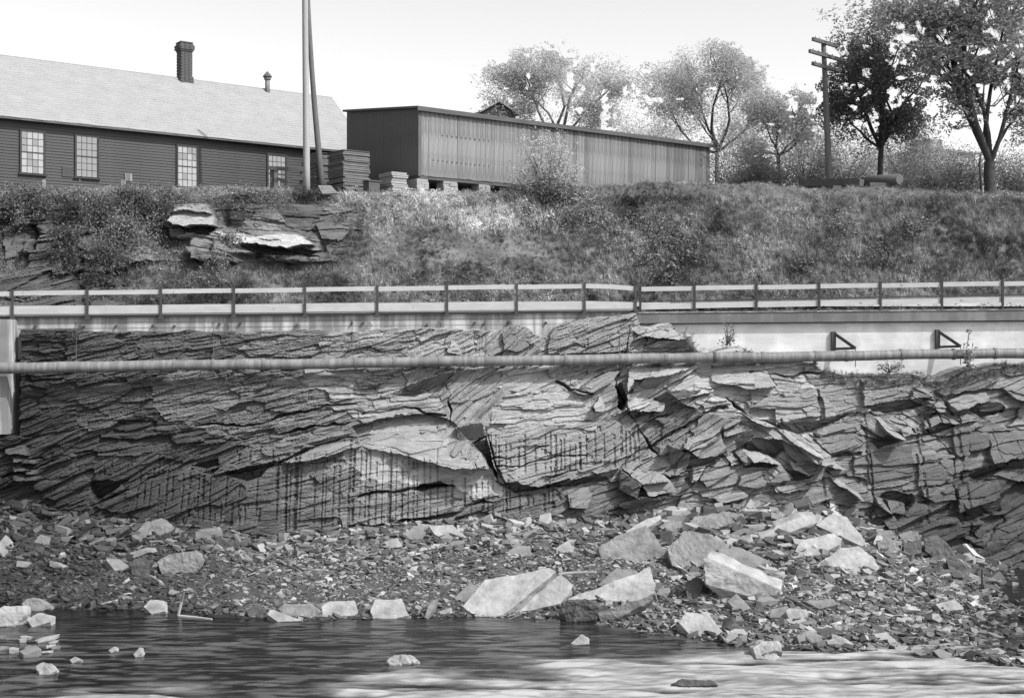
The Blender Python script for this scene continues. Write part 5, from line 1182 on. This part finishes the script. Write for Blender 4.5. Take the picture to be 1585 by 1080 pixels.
def leaf_sprig(n, h, r, ls, rg):
    V = []; Fc = []
    for i in range(3):
        a = rg.uniform(0, 6.28); k = len(V); q = .3 * r
        V += [(0, 0, 0), (.006, .006, 0), (q * math.cos(a), q * math.sin(a), h)]; Fc.append((k, k + 1, k + 2))
    for i in range(n):
        z = h * rg.uniform(.15, 1.0); a = rg.uniform(0, 6.28); rr_ = r * math.sqrt(rg.random()) * (1.1 - .5 * z / h)
        c = Vector((rr_ * math.cos(a), rr_ * math.sin(a), z)); s = ls * rg.uniform(.6, 1.3)
        u = Vector((rg.gauss(0, 1), rg.gauss(0, 1), rg.gauss(0, .6))).normalized(); w_ = u.cross(Vector((rg.gauss(0, .5), rg.gauss(0, .5), 1))).normalized()
        k = len(V); V += [c - u * s, c + w_ * s * .5, c + u * s, c - w_ * s * .5]; Fc.append((k, k + 1, k + 2, k + 3))
    me = bpy.data.meshes.new('sprig'); me.from_pydata([tuple(v) for v in V], [], Fc); return me
rg = random.Random(31)
TUFT = [src(blade_tuft(20, .21, .010, .16, .16, rg), M['grass']) for _ in range(3)] + [src(blade_tuft(14, .38, .010, .12, .22, rg), M['grass']) for _ in range(2)]
SPRIG = [src(leaf_sprig(30, .30, .22, .045, rg), M['grass']) for _ in range(3)] + [src(leaf_sprig(24, .5, .2, .05, rg), M['grass'])]
VAR = TUFT + SPRIG
# picture-measured patches: (x, y, rx, ry, density change, tone change, height change, leafy)
PATCH = [(690,330,130,26,.8,.22,.1,.5),(620,308,90,14,.5,.25,.1,.6),(760,350,60,16,.4,.3,.1,.5),(1010,330,120,60,0,-.05,0,.6),(1180,380,120,30,0,.07,0,.2),(1450,350,120,60,.1,-.08,0,.2),(1330,310,60,14,0,.1,0,0),(850,310,60,25,.3,-.03,.5,.9),(870,340,60,30,.4,.10,.3,.9),(960,360,60,30,.3,.08,.2,.9),(1050,370,60,40,.2,.03,.2,.8),
         (1130,320,130,25,.3,.05,0,.1),(1350,320,80,20,.0,.0,0,.1),(1300,400,120,25,.3,.02,.1,.3),(1520,380,90,60,.0,-.04,0,.1),(700,380,160,25,-.3,-.03,-.3,.0),(780,395,120,20,-.4,-.03,-.3,.0),
         (1000,410,70,20,.1,.05,.3,.9),(640,420,120,18,.1,.04,-.1,.4),(1380,300,60,10,.2,-.03,0,0),(300,296,200,8,.6,.08,.2,.7),(400,297,60,6,.5,.05,.3,0),(500,305,80,12,.4,-.02,.3,0),(450,330,70,20,-.2,-.04,0,.3),(900,285,200,8,.5,.08,.5,.0)]
n = 78000
X5 = RNG.uniform(-26, 27, n); Y5 = DTOP(X5) + RNG.uniform(.75, 11, n)
px5 = CX + F * X5 / Y5; Z5 = bank_z(X5, Y5); py5 = CY - (Z5 - EYE) / Y5 * F
ok = (px5 > -60) & (px5 < 1660)
outc = (px5 < 470 + 60 * vn(Y5 * .8, X5 * .3, 6)) & (py5 > 322) & (py5 < 440)
dens = .95 - .2 * outc; tn = .20 + .11 * fbm(X5 * .55, Z5 * .9, 41, 3) + .03 * 1.6 * vn(X5 * 1.6, Z5 * 2.6, 44); ht = np.full(n, .85); lf = np.clip(.4 + .5 * fbm(X5 * .4, Z5 * .7, 43, 2), 0, 1)
for (ax, ay, rx, ry, dd, dt, dh, l_) in PATCH:
    w = np.exp(-(((px5 - ax) / rx) ** 2 + ((py5 - ay) / ry) ** 2) * 1.2); dens += dd * w; tn += dt * w; ht += dh * w; lf = lf * (1 - w) + l_ * w
ht *= np.where(py5 < 306, .45, 1)
tn = np.where((px5 < 560) & (py5 > 315), tn * .75, tn)
tn *= 1 + .30 * RNG.normal(size=n); tn += .10 * np.maximum(0, fbm(X5 * 1.3, Z5 * 2, 141, 3)) - .04
ok &= RNG.random(n) < dens
leafy = RNG.random(n) < lf * .75
pk = np.where(leafy, 5 + RNG.integers(0, 4, n), RNG.integers(0, 5, n))
rot = np.stack([RNG.normal(0, .12, n), RNG.normal(0, .12, n), RNG.uniform(0, 6.28, n)], -1)
scatter('bank_grass', np.stack([X5, Y5, Z5 - .03], -1)[ok], (ht * RNG.uniform(.6, 1.25, n))[ok], np.clip(tn, .04, .85)[ok], rot[ok], VAR, 'rough grass and weeds covering the bank', pk[ok])
# plateau grass in front of and behind the buildings
n = 16000
X6 = RNG.uniform(-30, 34, n); Y6 = RNG.uniform(56, 72, n); px6 = CX + F * X6 / Y6
inb = ((Y6 - 58 + .4) > (X6 - xx(0, 58)) * .7265) & (px6 < 620)
ins2 = ((X6 - O2.x) * E.x + (Y6 - O2.y) * E.y > -.3) & ((X6 - O2.x) * NB.x + (Y6 - O2.y) * NB.y > -.2) & ((X6 - O2.x) * E.x + (Y6 - O2.y) * E.y < SLn + .3)
ok = ~inb & ~ins2 & (px6 > -60) & (px6 < 1660)
scatter('plateau_grass', np.stack([X6, Y6, bank_z(X6, Y6) - .03], -1)[ok], RNG.uniform(.35, .75, n)[ok], (RNG.uniform(.14, .32, n))[ok], np.stack([X6 * 0, X6 * 0, X6 * 50], -1)[ok], VAR, 'long grass on top of the bank', RNG.integers(0, 7, n)[ok])
# weeds on ledges: rock top right of the step, under the pipe, behind the railing
pts = []; sc = []; tnn = []
for (xa, xb, ya, yb, cnt, tone0, s0_) in ((1255,1600,560,590,1100,.10,.42),(1060,1080,540,548,60,.12,.8),(1185,1240,535,548,60,.15,.5),(60,125,508,514,50,.08,.4),(700,985,505,508,20,.2,.3)):
    for _ in range(cnt):
        px_ = rr.uniform(xa, xb); Dm = dtop(px_)
        rtop = float(np.interp(px_, [q[0] for q in ROCKTOP], [q[1] for q in ROCKTOP]))
        py_ = rtop + rr.uniform(-8, 10) * (1 if ya > 550 else .3)
        D = Dm - .25 - rr.uniform(0, .5); X_ = xx(px_, D); Z_ = zz(py_ + 5, D); pts.append((X_, min(D, cliff_y(X_, Z_ - .1) - .03), Z_)); sc.append(s0_ * rr.uniform(.5, 1.2)); tnn.append(tone0 * rr.uniform(.5, 1.8))
k = len(pts); scatter('ledge_weeds', pts, sc, tnn, np.stack([RNG.normal(.2, .2, k), RNG.normal(0, .3, k), RNG.uniform(0, 6.28, k)], -1), VAR, 'dark grass and weeds hanging on the ledge under the right wall')

def leaves_mesh(C, size, rgn, droop=.3, elong=1.0, name='foliage'):
    """C: leaf centres; each leaf a bent diamond of two triangles"""
    n = len(C); u = rgn.normal(size=(n, 3)); u[:, 2] = u[:, 2] * .55 - droop; u /= np.linalg.norm(u, axis=1)[:, None]
    v = np.cross(u, rgn.normal(size=(n, 3))); v /= np.linalg.norm(v, axis=1)[:, None] + 1e-9
    s = (size * rgn.uniform(.6, 1.35, n))[:, None]
    V = np.stack([C - u * s * elong, C + v * s * .55, C + u * s * elong, C - v * s * .55], 1).reshape(-1, 3)
    Fc = np.arange(4 * n).reshape(n, 4)
    return mesh_np(name, V, Fc)
def grow(base, tips, r0, rgn, levels=3, spread=.5, kink=.12, leader=True, env=None):
    """limbs from the base to each tip; returns tubes and twig ends"""
    mb = MB(); ends = []
    def limb(a, b, ra, rb, lv):
        L_ = (b - a).length; pts = []; ns = 5
        side = Vector(rgn.normal(size=3)) * L_ * kink
        for i in range(ns + 1):
            t = i / ns; p = a.lerp(b, t) + side * math.sin(math.pi * t) + Vector(rgn.normal(size=3)) * L_ * .018 * (0 < i < ns); pts.append(p)
        mb.tube(pts, [ra + (rb - ra) * i / ns for i in range(ns + 1)], 7 if lv > 1 else 4, False)
        if lv == 0: ends.extend(pts[2:]); return
        nb = {3: 5, 2: 5, 1: 4}[min(lv, 3)]
        for k in range(nb):
            t = rgn.uniform(.3, 1.0); i = min(int(t * ns), ns - 1); p = pts[i].lerp(pts[i + 1], t * ns - i)
            d = (b - a).normalized() + Vector(rgn.normal(size=3)) * spread; d.z += .18; d.normalize()
            q = p + d * L_ * rgn.uniform(.38, .62)
            if env and not env(q): continue
            limb(p, q, max(ra + (rb - ra) * t, .01) * .5, .008, lv - 1)
        ends.extend(pts[3:])
    for (a, b, ra, rb, lv) in tips: limb(a, b, ra, rb, lv)
    return mb, ends
def tree(name, label, D, base, limbs, crown, nleaf, lsize, mleaf, mbark, cat='tree', seed=1, group=None, spread=.5, lv=2, droop=.3, elong=1.0, clump=.5, trunk_top=None, rt_=(.2, .12), fill=.3, gap=-.65):
    """limbs: picture-measured (x,y,depth offset) targets; crown: ellipses (x,y,rx,ry) bounding the foliage"""
    rgn = np.random.default_rng(seed)
    b = at(base[0], base[1], D); b.z = float(bank_z(b.x, D)) - .15 if D < 75 else 14.5
    root = empty(name, b, 0, label, cat, group)
    tt = at(trunk_top[0], trunk_top[1], D)
    mb = MB(); pts = [b.lerp(tt, i / 4) - b + Vector((rgn.normal() * .03, rgn.normal() * .03, 0)) * (i > 0) for i in range(5)]
    mb.tube(pts, [rt_[0] * 1.25, rt_[0], (rt_[0] + rt_[1]) / 2, rt_[1] * 1.05, rt_[1]], 10, False); mb.build('trunk', M[mbark], root, True)
    tips = []
    for (x, y, dd, r) in limbs:
        tips.append((tt - b - Vector((0, 0, .05)), at(x, y, D + dd) - b, r, r * .3, lv))
    def env(p):
        W = p + b; x_ = CX + F * W.x / W.y; y_ = CY - (W.z - EYE) / W.y * F
        return any(((x_ - x) / rx) ** 2 + ((y_ - y) / ry) ** 2 < 1.0 for (x, y, rx, ry) in crown)
    g, ends = grow(b, tips, .1, rgn, spread=spread, env=env)
    g.build('limbs', M[mbark], root, True)
    E_ = np.array([tuple(e) for e in ends]); wB = np.array(tuple(b))
    def inside(P):
        W = P + wB; px_ = CX + F * W[:, 0] / W[:, 1]; py_ = CY - (W[:, 2] - EYE) / W[:, 1] * F
        ok = np.zeros(len(P), bool); wob = 1.0 + .55 * vn(px_ / 19., py_ / 15., seed) + .45 * vn(px_ / 7., py_ / 6., seed + 1) + .10 * vn(px_ / 3., py_ / 3., seed + 2)
        for (x, y, rx, ry) in crown:
            ok |= (((px_ - x) / rx) ** 2 + ((py_ - y) / ry) ** 2) < wob
        hole = vn(px_ / 17., py_ / 12., seed + 5) + .7 * vn(px_ / 7., py_ / 5.5, seed + 6) + .4 * vn(W[:, 1] * 1.3, px_ / 9., seed + 7)
        return ok & (hole > gap)
    out = []; tot = 0
    for _ in range(14):
        c = E_[rgn.integers(0, len(E_), nleaf)] + rgn.normal(size=(nleaf, 3)) * clump * np.array([1, 1, .7])
        nf = int(nleaf * fill)
        # free clusters in the envelope
        q = []
        for (x, y, rx, ry) in crown:
            m_ = max(3, int(60 * rx * ry / 3000.))
            for _k in range(m_):
                a = rgn.uniform(0, 6.28); r = math.sqrt(rgn.random()); dd = rgn.normal() * rx / F * D * .45
                q.append(tuple(at(x + rx * r * math.cos(a), y + ry * r * math.sin(a), D + dd) - b))
        q = np.array(q); c2 = q[rgn.integers(0, len(q), nf)] + rgn.normal(size=(nf, 3)) * clump * .75
        c = np.concatenate([c, c2]); c = c[inside(c)]; out.append(c); tot += len(c)
        if tot > nleaf: break
    C_ = np.concatenate(out)[:nleaf]
    link('crown', leaves_mesh(C_, lsize, rgn, droop, elong, 'crown'), M[mleaf], root)
    return root
GT = 'trees on top of the bank'
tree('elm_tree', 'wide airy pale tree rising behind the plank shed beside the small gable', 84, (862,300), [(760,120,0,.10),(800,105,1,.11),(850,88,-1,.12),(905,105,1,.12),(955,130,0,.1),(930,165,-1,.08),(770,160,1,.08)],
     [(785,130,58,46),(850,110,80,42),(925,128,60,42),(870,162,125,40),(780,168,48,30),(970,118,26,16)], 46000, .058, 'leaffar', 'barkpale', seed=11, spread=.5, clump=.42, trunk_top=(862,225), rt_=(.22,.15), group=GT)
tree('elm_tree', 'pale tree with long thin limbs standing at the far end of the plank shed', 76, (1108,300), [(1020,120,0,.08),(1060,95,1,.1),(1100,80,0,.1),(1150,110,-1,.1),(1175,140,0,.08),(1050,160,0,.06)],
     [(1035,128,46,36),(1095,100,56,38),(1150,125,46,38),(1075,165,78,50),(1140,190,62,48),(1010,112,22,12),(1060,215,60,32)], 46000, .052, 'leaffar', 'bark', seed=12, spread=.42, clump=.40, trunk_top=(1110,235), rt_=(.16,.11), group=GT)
tree('young_tree', 'pale young tree with bare lower branches left of the utility pole', 69, (1205,290), [(1165,170,0,.06),(1195,150,0,.07),(1225,165,0,.07),(1250,190,0,.06),(1170,240,0,.05)],
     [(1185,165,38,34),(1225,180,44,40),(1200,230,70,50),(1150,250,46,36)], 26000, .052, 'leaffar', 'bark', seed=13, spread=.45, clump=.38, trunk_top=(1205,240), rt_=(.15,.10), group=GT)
tree('maple_tree', 'dense dark tree right behind the utility pole and the log', 65, (1362,276), [(1300,110,0,.10),(1320,70,1,.11),(1350,55,-1,.12),(1390,75,0,.11),(1430,120,1,.10),(1300,170,0,.08),(1420,180,0,.08),(1350,140,-1,.1)],
     [(1314,118,38,50),(1335,72,52,48),(1345,140,78,66),(1412,125,52,60),(1298,195,40,34),(1405,195,46,30),(1345,222,34,24),(1450,95,32,36)], 29000, .068, 'leafdark', 'bark', seed=14, spread=.6, clump=.55, trunk_top=(1363,228), rt_=(.17,.13), lv=3, fill=.8, group=GT, gap=-.42)
tree('large_elm', 'large forked tree with a thick dark trunk at the right edge', 59, (1532,296), [(1450,60,0,.13),(1475,130,0,.12),(1500,10,-1,.16),(1530,-30,0,.17),(1560,10,1,.14),(1590,60,0,.12),(1600,150,0,.08),(1420,20,0,.09)],
     [(1340,26,70,34),(1430,25,72,46),(1440,75,52,46),(1490,100,52,60),(1540,60,65,70),(1600,80,50,90),(1495,165,35,35),(1590,170,40,50),(1560,-20,120,60),(1470,120,66,34),(1590,215,30,30),(1460,190,26,22)], 40000, .068, 'leafelm', 'bark', seed=15, spread=.5, clump=.6, trunk_top=(1533,250), rt_=(.30,.24), gap=-.42, lv=3, fill=1.0, elong=1.5, group=GT)
o = MB().tube([at(1519,300,58.5), at(1518,275,58.5), at(1516,255,58.5), at(1519,235,58.4)], [.06,.06,.05,.03], 8).build('sapling_trunk', M['bark'], None, True)
tag(o, 'thin dark sapling trunk just left of the large forked tree', 'tree')
def bush(name, label, D, cxp, cyp, rxp, ryp, nleaf, lsize, mleaf, seed, cat='bush', nst=9, base=None, group=None, clump=.22, droop=.2, depth=.8, stems=True):
    rgn = np.random.default_rng(seed); bx, by = base or (cxp, cyp + ryp * .9)
    b = at(bx, by, D); root = empty(name, b, 0, label, cat, group); mb = MB(); cl = []
    for i in range(nst):
        a = rgn.uniform(0, 6.28); r = rgn.uniform(.35, 1.0) ** .6
        tgt = at(cxp + rxp * r * math.cos(a), cyp + ryp * r * math.sin(a), D + rgn.normal() * rxp / F * D * depth * .5) - b
        mid = tgt * .5 + Vector(rgn.normal(size=3)) * tgt.length * .1
        mb.tube([Vector((0, 0, -.05)), mid, tgt], [.022, .015, .006], 4, False)
        for t in np.linspace(.25, 1.08, 9):
            p = (mid * 2 * t if t < .5 else mid.lerp(tgt, (t - .5) * 2)); cl.append(tuple(p))
    if stems: mb.build('stem', M['bark'], root)
    cl = np.array(cl); C_ = cl[rgn.integers(0, len(cl), nleaf)] + rgn.normal(size=(nleaf, 3)) * clump
    link('foliage', leaves_mesh(C_, lsize, rgn, droop), M[mleaf], root); return root
bush('shrub', 'leafy bush growing against the front of the plank shed', 56.8, 845, 258, 52, 46, 7500, .052, 'leaffar', 31, nst=32, base=(850,302), clump=.20)
bush('shrub', 'low leafy clump at the foot of the bush by the shed', 56.3, 835, 292, 44, 18, 2600, .05, 'leafmid', 32, nst=14, clump=.16)
GB = 'pale bushes behind the bank on the right'
for i, (x, y, rx, ry, D, mk, lb) in enumerate(((1140,250,52,46,74,'leafpale','pale bush just past the far end of the shed'),(1245,250,45,45,72,'leafpale','pale bush showing right of the young pale tree'),(1310,245,52,46,72,'leafpale','pale bush behind the utility pole foot'),
    (1400,240,38,45,74,'leafpale','pale bush right of the dark tree trunk'),(1445,264,42,28,70,'leafpale','grey-green bush in front of the distant house'),(1490,270,35,24,66,'leafpale','low bush left of the thick forked trunk'),(1575,268,45,28,66,'leafpale','low bush right of the thick forked trunk'),(1180,272,40,18,68,'leafpale','low scrub under the young pale tree'))):
    bush('background_bush', lb, D, x, y, rx * 1.12, ry * 1.15, 11000, .052, mk, 50 + i, nst=40, group=GB, clump=.42, depth=1.2)
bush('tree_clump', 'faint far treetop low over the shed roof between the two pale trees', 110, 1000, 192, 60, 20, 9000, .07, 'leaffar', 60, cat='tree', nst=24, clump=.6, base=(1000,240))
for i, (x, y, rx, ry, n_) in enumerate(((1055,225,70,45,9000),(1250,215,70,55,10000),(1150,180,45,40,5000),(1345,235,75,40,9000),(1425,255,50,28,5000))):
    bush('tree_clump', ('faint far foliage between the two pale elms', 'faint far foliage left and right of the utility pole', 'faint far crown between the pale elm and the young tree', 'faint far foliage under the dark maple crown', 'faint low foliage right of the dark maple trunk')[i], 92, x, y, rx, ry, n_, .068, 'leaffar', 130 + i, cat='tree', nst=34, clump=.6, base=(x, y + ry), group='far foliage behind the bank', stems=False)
GV = 'vines and shrubs over the left outcrop'
for i, (x, y, rx, ry, n_, mk, lb) in enumerate(((40,322,60,30,4200,'leafmid','dark leafy scrub at the top left corner of the bank'),(130,332,70,46,6800,'leafmid','thick hanging vine left of the pale capped boulder'),(205,338,54,52,6500,'leafmid','pale-leaved vine spilling down beside the capped boulder'),(188,368,34,34,2600,'leafpale','bright-leaved vine tip hanging over the dark hollow'),
    (100,392,28,52,2600,'leafdark','dark creeper hanging in the deep crack of the outcrop'),(165,408,38,34,2200,'leafdark','dark low creeper under the bright vine tip'),(250,312,42,18,2200,'leafmid','low shrub over the top of the capped boulder'),(350,375,26,14,500,'leafpale','bright spray of leaves on the pale ledge'),(335,415,22,26,700,'leafpale','pale weed climbing just above the railing'),(375,312,85,16,2600,'leafmid','low ground shrub along the bank edge under the third window'))):
    Dm = float(np.interp(y, [310, 440], [54.2, 49.6])) - .35
    bush('hanging_vine', lb, Dm, x, y, rx, ry, n_, .05, mk, 70 + i, nst=20, group=GV, clump=.17, base=(x, y - ry * .7), droop=.7)
GS = 'self-sown shrubs on the grassy bank'
for i, (x, y, rx, ry, n_, mk, lb) in enumerate(((1030,415,34,22,500,'leafmid','broad-leaved plant just above the railing near the bend'),(1300,352,26,30,620,'leafpale','pale sapling in the grass below the thick log'),(1415,345,24,24,700,'leafpale','rounded pale shrub on the right of the bank'),(1010,350,30,30,700,'leafpale','bright weedy shrub on the middle of the bank'),(900,330,28,18,600,'leafpale','pale weeds right below the bush by the shed'),
    (1062,378,22,26,500,'leafpale','tall pale weed above the broad-leaved plant'),(1370,395,26,16,400,'leafmid','low green clump above the right railing'),(1240,405,22,16,380,'leafmid','small weedy clump above the right railing'))):
    Dm = bank_hit(x, min(y + ry * .8, 436)).y
    bush('bank_shrub', lb, Dm - .1, x, y, rx, ry, n_, .06 if i else .09, mk, 90 + i, nst=12, group=GS, clump=.15)
for i, (x, y, rx, ry, n_, lb) in enumerate(((1065,525,10,22,220,'dark weed rooted beside the pale rock at the wall step'),(1125,515,14,20,200,'thin weed growing on the grey coping'),(1130,545,30,9,260,'low creeping plant along the top of the rock'),(1500,535,8,34,110,'climbing plant with broad leaves in front of the pale wall and pipe'),(1375,565,24,10,260,'bright little plant hanging from the pipe'))):
    bush('wall_weed', lb, dtop(x) - (.5 if i < 3 else 1.75), x, y, rx, ry, n_, .05 if i != 3 else .085, 'leafmid' if i < 3 else 'leafpale', 110 + i, nst=8, clump=.08, group='plants on the right wall')
# driftwood
def stick(pts, r, m, lab, cat='stick'):
    P = [onz(*p) for p in pts]; o = MB().tube([p - P[0] for p in P], [r] * (len(P) - 1) + [r * .6], 7).build('driftwood_stick', M[m]); o.location = P[0]; tag(o, lab, cat)
stick([(276,952,.02),(281,930,.45),(285,912,.85)], .045, 'polepale', 'pale stick standing upright at the left water edge')
stick([(277,953,.03),(300,955,.02),(328,958,.02)], .05, 'polepale', 'pale stick lying flat in the water at the foot of the upright one')
stick([(865,888,.95),(890,886,1.0),(922,885,1.05)], .05, 'polepale', 'pale pole lying on the gravel behind the split boulder')
stick([(1520,908,1.1),(1520,880,1.7)], .03, 'steel', 'thin dark stake standing on the far right shore')
stick([(1215,922,.95),(1240,934,.75),(1265,950,.5)], .04, 'timber', 'dark stick lying across the right beach')
b_ = at(1170,574,dtop(1170) - 1.2); o = MB().bar(Vector((0, 0, 0)), Vector((.12, -.03, .42)), .13, .04, (0, 1, 0)).build('short_board', M['whitewood']); o.location = at(1169,576,dtop(1170) - 1.0); tag(o, 'short pale board end leaning on the rock just below the pipe', 'board')
